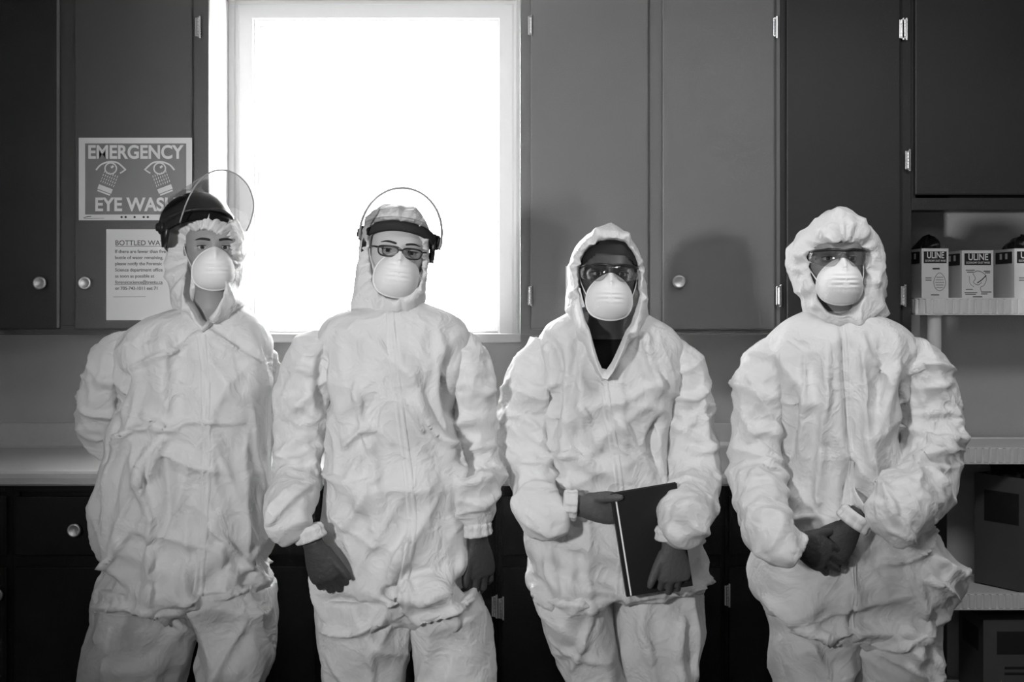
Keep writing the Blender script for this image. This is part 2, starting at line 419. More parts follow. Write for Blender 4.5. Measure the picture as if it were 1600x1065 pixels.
# ------------------------------------------------------------------ shelf unit on the right
YS0, YS1 = 4.36, 4.66
xs0, xs1 = X(1434, YS0), X(1434, YS0) + 0.92
su = thing('shelf_unit', 'white plastic shelf unit with ribbed shelf rims at the worktop end', 'shelf unit', ((xs0 + xs1) / 2, (YS0 + YS1) / 2, 0))
def shelf_board(ztop, h):
    # rounded-rectangle slab with a ribbed rim
    pts = []; r = .045; n = 8
    for cx, cy, a0 in ((xs0 + r, YS0 + r, math.pi), (xs1 - r, YS0 + r, 1.5 * math.pi), (xs1 - r, YS1 - r, 0), (xs0 + r, YS1 - r, .5 * math.pi)):
        for k in range(n + 1):
            a = a0 + k * math.pi / 2 / n; pts.append((cx + r * math.cos(a), cy + r * math.sin(a)))
    # resample the outline finely, push ribs in and out
    P = np.array(pts + [pts[0]]); d = np.r_[0, np.cumsum(np.hypot(*np.diff(P, axis=0).T))]
    nn = 700; tt = np.linspace(0, d[-1], nn, endpoint=False)
    ox, oy = np.interp(tt, d, P[:, 0]), np.interp(tt, d, P[:, 1])
    cx, cy = (xs0 + xs1) / 2, (YS0 + YS1) / 2
    ph = (tt / .0235) % 1.0
    rib = np.where(ph < .22, -.0035, 0) + .0015 * np.sin(ph * math.pi)
    nx = np.gradient(oy); ny = -np.gradient(ox); l = np.hypot(nx, ny); nx /= l; ny /= l
    def ring(off, z): return [Vector((ox[i] + nx[i] * off[i], oy[i] + ny[i] * off[i], z)) for i in range(nn)]
    z = np.zeros(nn)
    V, F = loft([ring(z - .012, ztop - h), ring(z, ztop - h), ring(z, ztop - h + .004), ring(rib, ztop - h + .006), ring(rib, ztop - .006), ring(z, ztop - .004), ring(z, ztop), ring(z - .010, ztop), ring(z - .012, ztop - .004)])
    return mk('shelf', V, F, M['plastic'], su)
for zz, h in ((Z(465, YS0), .056), (Z(698, YS0), .056), (Z(926, YS0), .056), (.10, .056)):
    shelf_board(zz, h)
zsh = [Z(465, YS0), Z(698, YS0), Z(926, YS0), .10]
for px_, yy in ((xs0 + .065, YS0 + .035), (xs1 - .065, YS0 + .035), (xs0 + .065, YS1 - .035), (xs1 - .065, YS1 - .035)):
    V, F = lathe([(.024, 0), (.024, .04), (.0225, .05), (.0225, zsh[0] - .06), (.024, zsh[0] - .05), (.024, zsh[0] - .012)], (px_, yy, 0), (0, 0, 1), 20)
    mk('post', V, F, M['plastic'], su, True)
for zz in zsh[:3]:
    V, F = lathe([(.027, -.004), (.027, -.055), (.0235, -.06)], (xs0 + .065, YS0 + .026, zz), (0, 0, 1), 20)
    mk('post_collar', V, F, M['plastic'], su, True)
# ------------------------------------------------------------------ people: coveralls
def section(xc, hw, yc, df, db, z, n=44, e=2.35):
    r = []
    for k in range(n):
        a = 2 * math.pi * k / n; c, s_ = math.cos(a), math.sin(a)
        x = hw * math.copysign(abs(c) ** (2 / e), c); y = math.copysign(abs(s_) ** (2 / e), s_)
        r.append(Vector((xc + x, yc + y * (db if y > 0 else df), z)))
    return r
def rows_loft(rows, Y, n=40):
    """rows: (py, pxl, pxr, front, back[, dy]) in photo pixels / metres"""
    R = spline([(r[0], r[1], r[2], r[3], r[4], r[5] if len(r) > 5 else 0) for r in rows], n)
    return loft([section((X(a[1], Y) + X(a[2], Y)) / 2, (X(a[2], Y) - X(a[1], Y)) / 2, Y + a[5], a[3], a[4], Z(a[0], Y)) for a in R])
def arm_tube(pts, Y, n=36):
    """pts: (px, py, dy, radius_px)"""
    R = spline(pts, n)
    return tube([(X(p[0], Y), Y + p[2], Z(p[1], Y)) for p in R], [p[3] * Y / FPX for p in R], 20)
def fbm(v, sc, seed, oct=3):
    a = 0; amp = 1
    for o in range(oct):
        a += amp * noise.noise(Vector((v[0] * sc + seed, v[1] * sc + seed * 1.7, v[2] * sc - seed))); sc *= 2.1; amp *= .5
    return a
def cloth_sim(me, shrink, goal, frames, pins, bend=2.0, tension=14, seed=0, grav=0.6, jitter=0.003):
    """buckle the fabric: extra material held loosely to its shape"""
    co = co_of(me); nr = normals(me)
    d = np.array([fbm(c, 7.0, seed) for c in co])
    set_co(me, co + nr * (d * jitter)[:, None])
    o = bpy.data.objects.new('sim', me); COL.objects.link(o)
    g = o.vertex_groups.new(name='pin')
    w = np.clip(goal + (1 - goal) * pins, 0, 1)
    for wv in np.unique(np.round(w, 2)):
        idx = np.nonzero(np.round(w, 2) == wv)[0]
        g.add([int(i) for i in idx], float(wv), 'REPLACE')
    md = o.modifiers.new('cloth', 'CLOTH'); s_ = md.settings
    s_.quality = 6; s_.mass = 0.12; s_.air_damping = 1.0
    s_.tension_stiffness = tension; s_.compression_stiffness = tension; s_.shear_stiffness = 6; s_.bending_stiffness = bend
    s_.tension_damping = s_.compression_damping = 8; s_.shear_damping = 6; s_.bending_damping = 1
    s_.vertex_group_mass = 'pin'; s_.pin_stiffness = 1.0
    s_.shrink_min = shrink; s_.effector_weights.gravity = grav
    md.collision_settings.use_collision = False; md.collision_settings.use_self_collision = False
    md.point_cache.frame_start = 1; md.point_cache.frame_end = frames
    for f in range(1, frames + 1):
        SC.frame_set(f)
    dg = bpy.context.evaluated_depsgraph_get()
    res = bpy.data.meshes.new_from_object(o.evaluated_get(dg))
    bpy.data.objects.remove(o); SC.frame_set(1)
    return res
def apply_creases(me, Y, creases, k=2.5):
    """creases: (polyline of photo px, amplitude m (+ out / - in), width m); pressed into the front of the fabric"""
    co = co_of(me); nr = normals(me); front = nr[:, 1] < 0.15
    disp = np.zeros(len(co))
    for pl, amp, wd_ in creases:
        P = np.array([(X(a, Y), Z(b, Y)) for a, b in pl])
        if len(P) > 2: P = spline(P, 5 * len(P))
        best = np.full(len(co), 9.9); tb = np.zeros(len(co))
        for i in range(len(P) - 1):
            a, b = P[i], P[i + 1]; ab = b - a; L2 = max(ab @ ab, 1e-9)
            q = co[:, [0, 2]] - a; t = np.clip(q @ ab / L2, 0, 1)
            dd = np.hypot(*(q - t[:, None] * ab).T)
            m_ = dd < best; best[m_] = dd[m_]; tb[m_] = (i + t[m_]) / (len(P) - 1)
        fall = np.minimum(1, np.minimum(tb, 1 - tb) * 6 + .15)
        disp += k * amp * np.maximum(0, 1 - best / (1.1 * wd_)) ** 1.7 * fall
    # steep ridges keep their side slopes sharp
    co[front] += nr[front] * disp[front][:, None]
    set_co(me, co)
def subdivide_smooth(me, levels=1):
    o = bpy.data.objects.new('sub', me); COL.objects.link(o)
    md = o.modifiers.new('s', 'SUBSURF'); md.levels = levels; md.render_levels = levels
    dg = bpy.context.evaluated_depsgraph_get()
    r = bpy.data.meshes.new_from_object(o.evaluated_get(dg)); bpy.data.objects.remove(o)
    return r
def cut_v(me, Y, left, right, pt, inset=0.0):
    """open the neck of the coverall: V from left / right px points down to pt"""
    bm = bmesh.new(); bm.from_mesh(me)
    P = [Vector((X(q[0], Y), 0, Z(q[1], Y))) for q in (left, right, pt)]
    for a, b in ((P[0], P[2]), (P[1], P[2])):
        d = b - a; nrm = Vector((d.z, 0, -d.x)).normalized()
        fs = [f for f in bm.faces if f.calc_center_median().y < Y - .01 and P[2].z - .04 < f.calc_center_median().z < P[0].z + .2 and P[0].x - .05 < f.calc_center_median().x < P[1].x + .05]
        geom = list({v for f in fs for v in f.verts}) + list({e for f in fs for e in f.edges}) + fs
        bmesh.ops.bisect_plane(bm, geom=geom, plane_co=a, plane_no=nrm)
    kill = []
    for f in bm.faces:
        c = f.calc_center_median()
        if c.y < Y + .02 and P[2].z < c.z:
            t = (c.z - P[2].z)
            xl = P[2].x + (P[0].x - P[2].x) * t / (P[0].z - P[2].z); xr = P[2].x + (P[1].x - P[2].x) * t / (P[1].z - P[2].z)
            if xl < c.x < xr: kill.append(f)
    bmesh.ops.delete(bm, geom=kill, context='FACES')
    bm.to_mesh(me); bm.free(); me.update()
    return me
def facets(co, seed, amp, lam, stretch=(1, 1, 1), n=7, warp=.03):
    """crumpled-sheet relief: folded planes in random directions, gated so the folds stay local"""
    rg = np.random.RandomState(seed); st = np.array(stretch)
    wv = np.array([[fbm(c, 4.0, seed + 3, 2), fbm(c, 4.0, seed + 11, 2), fbm(c, 4.0, seed + 19, 2)] for c in co])
    p = (co + wv * warp) * st; h = np.zeros(len(co))
    for k in range(n):
        d = rg.normal(size=3); d /= np.linalg.norm(d)
        l = lam * rg.uniform(.7, 1.9); ph = (p @ d) / l + rg.uniform()
        tri = 1 - np.abs((ph % 1.0) * 2 - 1)
        tri = np.where(tri > .5, (tri - .5) * 2, 0) ** 1.9
        g = wv[:, k % 3] * math.cos(k * 1.7) + wv[:, (k + 1) % 3] * math.sin(k * 1.7)
        h += (tri - .15) * np.clip(.35 + 1.6 * g, 0, 1) * l / lam
    return h * amp
def smooth_pins(c, pts):
    w = np.zeros(len(c))
    for p, r in pts: w = np.maximum(w, np.clip(1.3 - np.linalg.norm(c - np.array(p), axis=1) / r, 0, 1))
    return w
def make_suit(person, Y, trunk, legs, arms, creases, seed, vcut=None, shrink=-0.035, goal=0.12, voxel=0.0135, fa=.019):
    out = []
    piece = [(rows_loft(trunk, Y), 't', None)] + [(rows_loft(l, Y), 'l', None) for l in legs] + [(arm_tube(a_, Y), 'a', a_) for a_ in arms]
    for i, ((V, F), kind, a_) in enumerate(piece):
        me = remesh(V, F, voxel, 3)
        co = co_of(me); pins = np.zeros(len(co))
        if kind == 't':
            pins = np.maximum(pins, np.clip((co[:, 2] - (Z(trunk[0][0], Y) - .10)) / .06, 0, 1))
            pins = np.maximum(pins, np.clip((Z(trunk[-1][0], Y) + .05 - co[:, 2]) / .05, 0, 1) * .5)
        elif kind == 'l':
            pins = np.maximum(pins, np.clip((.18 - co[:, 2]) / .06, 0, 1))
        else:
            e = (X(a_[-1][0], Y), Y + a_[-1][2], Z(a_[-1][1], Y)); s0 = (X(a_[0][0], Y), Y + a_[0][2], Z(a_[0][1], Y))
            pins = smooth_pins(co, ((e, .07), (s0, .05)))
        me = cloth_sim(me, shrink, goal if kind != 'a' else .4, 14, pins, bend=8.0, seed=seed + i, grav=.5 if kind != 'a' else .25)
        me = subdivide_smooth(me)
        co = co_of(me); nr = normals(me)
        h = facets(co, int(seed * 10) + i, fa if kind != 'a' else fa * .9, .13 if kind != 'a' else .10, (1, 1, .75) if kind != 'a' else (.9, .9, 1.2))
        if kind == 't': h *= np.clip((Z(trunk[0][0], Y) - .03 - co[:, 2]) / .12, 0, 1)
        if kind == 'a': h *= 1 - .7 * smooth_pins(co, ((e, .05),))
        h *= .3 + .7 * np.abs(nr[:, 1])
        set_co(me, co + nr * h[:, None])
        if kind == 't' and vcut:
            apply_creases(me, Y, creases); me = cut_v(me, Y, *vcut)
        else: apply_creases(me, Y, creases, 1.5 if kind == 'a' else 2.2)
        out.append((co_of(me), [tuple(p.vertices) for p in me.polygons])); bpy.data.meshes.remove(me)
    V, F = joinVF([([tuple(c) for c in v], f) for v, f in out])
    return mk('coverall', V, F, M['suit'], person, True)
def bvh_world(o):
    off = base_of(o.parent)
    co = co_of(o.data) + np.array(off)
    return BVHTree.FromPolygons([Vector(c) for c in co], [tuple(p.vertices) for p in o.data.polygons])
def strip_on(name, person, bv, Y, pl, width, lift, m, n=70, prof=(0, .6, 1, .6, .25, .6, 1, .6, 0)):
    """a sewn strip that follows the front of the fabric"""
    P = spline(pl, n); rows = []; k = len(prof)
    hits = []
    for p in P:
        hh = []
        for j in range(k):
            x = X(p[0], Y) + (j / (k - 1) - .5) * width; z = Z(p[1], Y)
            h = bv.ray_cast(Vector((x, Y - 1.2, z)), Vector((0, 1, 0)))
            hh.append(h[0].y if h[0] else (hh[-1] if hh else Y - .1))
        hits.append(hh)
    H = np.array(hits)
    for _ in range(2): H[1:-1] = (H[:-2] + 2 * H[1:-1] + H[2:]) / 4
    V, F = [], []
    for i, p in enumerate(P):
        for j in range(k):
            V.append((X(p[0], Y) + (j / (k - 1) - .5) * width, H[i, j] - lift * prof[j] + (0.002 if prof[j] == 0 else 0), Z(p[1], Y)))
    for i in range(n - 1):
        for j in range(k - 1):
            a = i * k + j; F.append((a, a + k, a + k + 1, a + 1))
    return mk(name, V, F, m, person, True)

# ---- hands in gloves
def hand_VF(curl=(25, 30, 20), splay=(8, 2, -3, -9), thumb=(0.75, 0.15, -0.65), thumb_curl=15, side=1, curls=None, cuff=0.07, scale=1.0):
    """wrist at the origin, fingers along -z, back of the hand to -y, thumb towards side*x"""
    parts = []
    prof = [(0.055, .026, .020), (0.02, .027, .0195), (0.0, .028, .018), (-.02, .034, .0175), (-.045, .040, .016), (-.07, .0425, .0145), (-.086, .040, .012), (-.092, .034, .009)]
    R = spline(prof, 22)
    R = [r for r in R if r[0] < cuff]
    parts.append(loft([[Vector((math.cos(a) * r[1], math.sin(a) * r[2], r[0])) for a in [2 * math.pi * k / 24 for k in range(24)]] for r in R]))
    bases = [(.030, .001, -.080), (.0105, -.001, -.087), (-.010, 0, -.085), (-.029, .002, -.077)]
    lens = [(.042, .025, .021), (.046, .029, .022), (.043, .027, .022), (.034, .021, .020)]
    rad = [.0096, .0100, .0095, .0085]
    for i in range(4):
        cu = curls[i] if curls else curl
        p = Vector((bases[i][0] * side, bases[i][1], bases[i][2])); pts = [p + Vector((0, 0, .02)), p]; ang = 0
        sp = math.radians(splay[i]) * side
        for k in range(3):
            ang += math.radians(cu[k])
            d = Vector((math.sin(sp) * math.cos(ang), math.sin(ang), -math.cos(ang)))
            mid = p + d * lens[i][k] * .5; p = p + d * lens[i][k]
            pts += [mid, p]
        r = rad[i]
        rr = [r * 1.1, r * 1.12, r * .98, r * 1.06, r * .94, r * .98, r * .86, r * .55]
        v, f = tube(pts, rr, 12); parts.append((v, f))
        tip = lathe([(.001, -r * .8), (r * .6, -r * .55), (r * .84, 0), (r * .6, r * .55), (.001, r * .8)], pts[-1], (pts[-1] - pts[-2]), 12); parts.append(tip)
    t = Vector((thumb[0] * side, thumb[1], thumb[2])).normalized()
    p = Vector((.020 * side, .006, -.018)); pts = [p]; rr = [.015]
    ax = Vector((0, 0, 1))
    for k, (ln, ra) in enumerate(((.038, .0135), (.033, .0112), (.013, .0098), (.013, .006))):
        p = p + t * ln; pts.append(p); rr.append(ra)
        t = (t + Vector((-.35 * side, .35, -.55)) * math.radians(thumb_curl)).normalized()
    parts.append(tube(pts, rr, 12))
    V, F = joinVF(parts)
    return [v * scale for v in V], F
def glove(person, loc, rot, m, name='glove', label=None, **kw):
    V, F = hand_VF(**kw)
    mt = Matrix.Translation(loc) @ Euler([math.radians(a) for a in rot], 'XYZ').to_matrix().to_4x4()
    me = remesh(V, F, .0032, 2)
    me.transform(mt)
    return link(name, me, m, person, True, label)

def shoes(person, Y, pxs):
    for px, yaw in pxs:
        x0 = X(px, Y); rings = []
        for t, w, h, zb in ((-.085, .012, .03, .012), (-.08, .030, .075, .002), (-.05, .040, .10, 0), (0, .042, .10, 0), (.05, .043, .082, 0), (.10, .047, .062, 0), (.15, .047, .05, 0), (.18, .036, .04, .003), (.195, .015, .028, .010)):
            rings.append([Vector((math.cos(a) * w, -t, zb + (h - zb) * (.5 + .5 * math.copysign(abs(math.sin(a)) ** .6, math.sin(a))))) for a in [2 * math.pi * k / 20 for k in range(20)]])
        V, F = loft(rings)
        mt = Matrix.Translation((x0, Y, 0)) @ Matrix.Rotation(math.radians(yaw), 4, 'Z')
        mk('shoe', [mt @ v for v in V], F, M['shoe'], person, True)

# hand poses: photo px of the wrist, depth from the person's plane, rotation
POSE = {
    '2r': (491, 853, -.165, (6, -20, -12)), '2l': (747, 846, -.05, (2, -6, 28)),
    '3r': (908, 790, -.212, (0, -86, 0)), '3l': (1051, 852, -.262, (4, -4, 6)),
    '4r': (1246, 846, -.268, (0, -62, 14)), '4l': (1330, 820, -.236, (0, 34, -14)),
}
def to_hand(arm, key, Y, r=(36, 30, 25, 20), off=-.02):
    px, py, dy, rot = POSE[key]
    d = Euler([math.radians(a) for a in rot], 'XYZ').to_matrix() @ Vector((0, 0, -1)); k = FPX / Y
    return arm + [(px + d.x * (t + off) * k, py - d.z * (t + off) * k, dy + d.y * (t + off), q) for t, q in zip((-.105, -.065, -.04, -.028), r)]
# ---- the four coveralls
P1 = thing('person', 'person in white coverall with black-crowned face shield raised, hands behind the back', 'person', (X(300, 3.62), 3.62, 0))
P2 = thing('person', 'person in white coverall with dark framed spectacles under a raised face shield, before the window', 'person', (X(620, 3.46), 3.46, 0))
P3 = thing('person', 'person in open-necked white coverall over a black shirt holding a black binder', 'person', (X(955, 3.60), 3.60, 0))
P4 = thing('person', 'person in closed white coverall with pointed hood, safety glasses and clasped hands', 'person', (X(1310, 3.52), 3.52, 0))
Y1, Y2, Y3, Y4 = 3.62, 3.46, 3.60, 3.52

suit1 = make_suit(P1, Y1,
    [(474, 292, 378, .055, .07), (486, 262, 392, .08, .09), (500, 222, 408, .10, .11), (530, 186, 424, .125, .12), (570, 186, 424, .145, .13), (620, 192, 420, .155, .135), (670, 178, 416, .15, .135), (740, 158, 417, .155, .14),
     (810, 152, 420, .16, .15), (870, 152, 422, .16, .155), (915, 150, 424, .155, .15), (938, 158, 422, .14, .14), (948, 190, 400, .10, .11)],
    [[(890, 156, 300, .14, .14), (925, 150, 300, .14, .14), (950, 146, 300, .135, .14), (985, 137, 297, .13, .13), (1030, 125, 288, .13, .13), (1070, 124, 284, .12, .13), (1130, 140, 276, .11, .12), (1200, 165, 262, .09, .1), (1265, 172, 252, .085, .09)],
     [(890, 290, 424, .14, .14), (925, 294, 428, .14, .14), (950, 298, 430, .135, .14), (1000, 308, 430, .13, .13), (1045, 306, 416, .12, .13), (1090, 300, 405, .12, .12), (1150, 308, 402, .11, .11), (1210, 318, 404, .09, .1), (1265, 322, 402, .085, .09)]],
    [[(250, 552, .01, 24), (216, 552, .02, 36), (182, 568, .03, 46), (160, 612, .05, 45), (146, 660, .08, 42), (160, 690, .11, 37), (190, 722, .17, 27), (235, 740, .20, 20), (262, 744, .21, 17)],
     [(372, 550, .01, 22), (390, 556, .03, 31), (403, 585, .06, 35), (398, 640, .10, 34), (390, 690, .13, 32), (360, 722, .17, 27), (310, 742, .20, 20), (285, 748, .21, 17)]],
    [([(203, 645), (180, 690), (172, 720)], -.008, .02), ([(330, 515), (300, 540), (262, 556), (212, 575)], .008, .012), ([(335, 512), (375, 540), (418, 572)], .008, .012),
     ([(212, 575), (200, 610), (185, 640)], -.014, .03), ([(292, 664), (255, 660), (220, 668), (190, 690)], .010, .014), ([(292, 664), (320, 650), (400, 655)], .006, .014), ([(288, 668), (268, 700), (258, 740)], .012, .016),
     ([(250, 700), (240, 740), (258, 800), (258, 900), (262, 930)], .012, .018), ([(275, 690), (282, 760), (275, 840)], -.010, .03), ([(240, 640), (275, 655), (292, 664)], .009, .014), ([(225, 815), (200, 850), (170, 885)], .008, .014), ([(340, 800), (380, 845), (418, 905)], .008, .014),
     ([(300, 920), (350, 915), (420, 905)], .010, .012), ([(150, 940), (195, 930), (240, 928), (300, 940)], .010, .014), ([(262, 930), (300, 970), (312, 1000)], .010, .016), ([(200, 950), (190, 1000), (185, 1050)], .006, .02), ([(400, 950), (370, 1000), (345, 1050)], .008, .02), ([(225, 680), (205, 720), (195, 790)], -.006, .025)],
    1.3, vcut=((296, 452), (366, 452), (331, 514)))
suit2 = make_suit(P2, Y2,
    [(468, 585, 652, .055, .07), (482, 552, 690, .08, .09), (492, 522, 712, .10, .11), (515, 500, 732, .12, .12), (560, 503, 728, .145, .13), (620, 512, 712, .15, .135), (680, 513, 714, .145, .135), (740, 510, 724, .15, .14),
     (810, 505, 732, .155, .15), (880, 496, 738, .155, .155), (925, 492, 752, .15, .15), (955, 502, 760, .14, .14), (968, 540, 735, .10, .11)],
    [[(900, 497, 645, .14, .14), (940, 493, 645, .14, .14), (965, 500, 642, .135, .14), (985, 506, 640, .13, .13), (1030, 508, 635, .12, .13), (1070, 522, 632, .12, .12), (1140, 530, 622, .11, .12), (1210, 532, 612, .09, .1), (1268, 532, 606, .085, .09)],
     [(900, 635, 740, .14, .14), (935, 642, 760, .14, .14), (975, 645, 768, .135, .14), (1020, 650, 776, .13, .13), (1060, 656, 770, .12, .13), (1120, 662, 765, .12, .12), (1200, 668, 752, .09, .1), (1268, 670, 746, .085, .09)]],
    [to_hand([(545, 545, .0, 22), (517, 548, 0, 35), (490, 565, 0, 45), (474, 620, .0, 44), (465, 690, .0, 39), (466, 748, -.04, 39)], '2r', Y2),
     to_hand([(685, 545, .0, 22), (708, 548, .0, 33), (727, 570, 0, 41), (738, 620, .0, 38), (745, 680, .01, 34), (748, 740, .0, 34)], '2l', Y2, (34, 29, 24, 20))],
    [([(500, 585), (480, 572), (455, 578)], .008, .014), ([(512, 545), (506, 600), (515, 640)], -.012, .022), ([(704, 550), (702, 610), (712, 655)], -.012, .022), ([(545, 690), (570, 668), (590, 660)], .010, .016), ([(565, 590), (575, 650), (590, 700)], .010, .016), ([(625, 690), (600, 665), (560, 660)], .006, .014),
     ([(655, 612), (680, 660), (712, 700), (718, 770)], .014, .018), ([(640, 610), (655, 640), (668, 670)], .010, .014), ([(610, 900), (632, 850), (650, 820)], .012, .018), ([(612, 890), (632, 930), (645, 955)], -.014, .022), ([(505, 968), (560, 968), (610, 945)], .012, .014), ([(645, 950), (700, 935), (755, 920)], .012, .014),
     ([(640, 885), (660, 915), (700, 900)], .010, .016), ([(585, 990), (588, 1030), (580, 1065)], .009, .018), ([(430, 700), (470, 715), (510, 690)], .008, .014), ([(440, 800), (475, 760), (505, 740)], .008, .016), ([(450, 640), (480, 660), (512, 640)], .008, .016), ([(735, 720), (760, 735), (785, 725)], .008, .014), ([(730, 770), (760, 780), (785, 760)], .007, .014), ([(500, 730), (560, 745), (600, 735)], .007, .014), ([(520, 790), (560, 815), (605, 840)], .006, .018)],
    4.1)
suit3 = make_suit(P3, Y3,
    [(478, 902, 1000, .06, .07), (492, 880, 1014, .085, .09), (510, 852, 1046, .105, .11), (540, 838, 1066, .125, .12), (585, 846, 1054, .145, .13), (640, 848, 1040, .15, .135), (700, 842, 1038, .15, .135), (760, 836, 1050, .155, .14),
     (820, 828, 1078, .165, .155), (870, 825, 1094, .17, .165), (902, 824, 1100, .17, .165), (918, 830, 1098, .155, .155), (926, 860, 1080, .11, .12)],
    [[(880, 842, 958, .13, .14), (920, 845, 958, .13, .14), (950, 850, 962, .13, .13), (985, 866, 968, .125, .13), (1030, 872, 975, .12, .12), (1065, 882, 976, .12, .12), (1140, 888, 972, .11, .11), (1220, 890, 965, .09, .1), (1290, 890, 962, .085, .09)],
     [(880, 955, 1088, .13, .14), (920, 958, 1098, .13, .14), (960, 960, 1104, .13, .13), (1000, 966, 1092, .125, .13), (1040, 975, 1090, .12, .12), (1075, 985, 1090, .12, .12), (1140, 992, 1082, .11, .11), (1220, 998, 1074, .09, .1), (1290, 1000, 1070, .085, .09)]],
    [to_hand([(890, 560, .0, 24), (862, 562, .0, 35), (836, 582, -.01, 43), (822, 632, -.02, 42), (818, 685, -.04, 39), (830, 730, -.08, 38)], '3r', Y3, (31, 28, 24, 19), -.012),
     to_hand([(1015, 558, .0, 24), (1038, 560, .0, 35), (1063, 582, 0, 44), (1074, 640, .0, 42), (1080, 700, -.02, 41), (1078, 755, -.09, 39)], '3l', Y3, (37, 33, 28, 21))],
    [([(1000, 515), (1010, 560), (1025, 610)], .010, .016), ([(905, 500), (890, 580), (880, 640)], -.008, .025), ([(852, 520), (870, 560), (866, 620), (858, 680)], -.010, .02), ([(895, 620), (915, 650), (935, 700)], .007, .018), ([(1030, 645), (1012, 680), (1020, 720)], -.014, .022), ([(940, 620), (985, 690), (1015, 740)], .006, .02),
     ([(830, 730), (880, 700), (930, 720)], .008, .018), ([(828, 905), (880, 925), (950, 920)], .014, .014), ([(1040, 905), (1080, 900), (1106, 895)], .012, .014), ([(800, 580), (840, 605), (875, 590)], .008, .016), ([(790, 640), (830, 655), (855, 690)], .008, .016), ([(800, 720), (850, 725), (890, 750)], .010, .018), ([(1045, 610), (1080, 620), (1108, 600)], .007, .014), ([(1060, 690), (1090, 700), (1115, 690)], .008, .016), ([(1050, 780), (1080, 800), (1110, 770)], .008, .016), ([(1035, 830), (1065, 838), (1100, 845)], .009, .014), ([(850, 850), (862, 890), (880, 920)], .008, .018), ([(920, 940), (905, 990), (890, 1040)], .008, .02), ([(990, 950), (1010, 1010), (1020, 1060)], .007, .02), ([(1060, 940), (1050, 1000), (1060, 1050)], .008, .02)],
    7.7, vcut=((898, 462), (1012, 462), (939, 586)))
suit4 = make_suit(P4, Y4,
    [(482, 1268, 1352, .06, .07), (494, 1240, 1380, .085, .09), (508, 1218, 1408, .105, .11), (535, 1196, 1428, .13, .125), (590, 1205, 1414, .15, .135), (650, 1216, 1402, .155, .14), (720, 1222, 1404, .155, .14), (780, 1212, 1430, .165, .15),
     (830, 1188, 1468, .175, .16), (875, 1176, 1496, .18, .17), (915, 1180, 1490, .175, .165), (950, 1198, 1470, .16, .155), (976, 1212, 1452, .145, .14), (988, 1240, 1425, .10, .11)],
    [[(930, 1202, 1328, .14, .14), (965, 1206, 1328, .135, .14), (1000, 1206, 1327, .13, .13), (1040, 1212, 1325, .12, .13), (1080, 1222, 1322, .12, .12), (1140, 1230, 1318, .11, .11), (1220, 1234, 1312, .09, .1), (1290, 1236, 1308, .085, .09)],
     [(930, 1328, 1464, .14, .14), (965, 1330, 1462, .135, .14), (1000, 1330, 1456, .13, .13), (1040, 1331, 1460, .13, .13), (1080, 1333, 1458, .12, .12), (1140, 1336, 1440, .11, .11), (1220, 1340, 1424, .09, .1), (1290, 1342, 1416, .085, .09)]],
    [to_hand([(1255, 552, .0, 24), (1227, 555, .0, 36), (1200, 580, 0, 46), (1184, 640, -.01, 43), (1180, 705, -.03, 42), (1174, 748, -.07, 42)], '4r', Y4, (36, 31, 26, 20), -.042),
     to_hand([(1360, 556, .0, 26), (1396, 562, .0, 40), (1432, 584, 0, 53), (1446, 650, -.01, 53), (1444, 705, -.04, 51), (1425, 752, -.10, 49)], '4l', Y4, (45, 41, 35, 26), .006)],
    [([(1300, 500), (1302, 600), (1306, 700), (1290, 800)], -.014, .02), ([(1276, 530), (1268, 640), (1262, 740), (1258, 790)], .012, .018), ([(1330, 520), (1328, 620), (1335, 720), (1345, 790)], .012, .018), ([(1245, 540), (1240, 620), (1242, 720)], .010, .02), ([(1360, 560), (1350, 600), (1345, 640)], -.010, .02), ([(1392, 590), (1402, 650), (1395, 700)], -.016, .022), ([(1225, 600), (1225, 660), (1222, 720)], -.012, .02),
     ([(1160, 580), (1190, 640), (1222, 690)], .009, .016), ([(1150, 640), (1180, 690), (1220, 720)], .009, .016), ([(1150, 730), (1190, 720), (1225, 745)], .010, .016), ([(1200, 830), (1225, 800), (1255, 790)], .010, .014), ([(1402, 580), (1440, 565), (1490, 580)], .012, .016), ([(1400, 660), (1440, 680), (1495, 700)], .012, .016), ([(1380, 740), (1420, 700), (1470, 690)], .012, .018), ([(1340, 860), (1400, 850), (1470, 790)], .012, .014), ([(1330, 790), (1370, 810), (1400, 850)], .009, .016), ([(1450, 600), (1480, 640), (1490, 690)], .010, .016),
     ([(1180, 920), (1240, 960), (1310, 985)], .012, .016), ([(1320, 985), (1380, 988), (1440, 965)], .012, .014), ([(1390, 860), (1415, 920), (1425, 970)], .010, .016), ([(1430, 850), (1470, 880), (1500, 885)], .010, .016), ([(1410, 880), (1450, 900), (1480, 930)], .009, .016), ([(1305, 900), (1308, 950), (1312, 985)], -.008, .016), ([(1345, 1000), (1400, 1020), (1440, 1065)], .009, .018), ([(1440, 1000), (1450, 1040), (1430, 1065)], .009, .016), ([(1250, 985), (1270, 1020), (1290, 1065)], .008, .018)],
    9.2)
for p, y, pp in ((P1, Y1, ((212, -8), (360, 6))), (P2, Y2, ((570, -8), (710, 8))), (P3, Y3, ((926, -8), (1035, 8))), (P4, Y4, ((1272, -6), (1380, 8)))):
    shoes(p, y, pp)
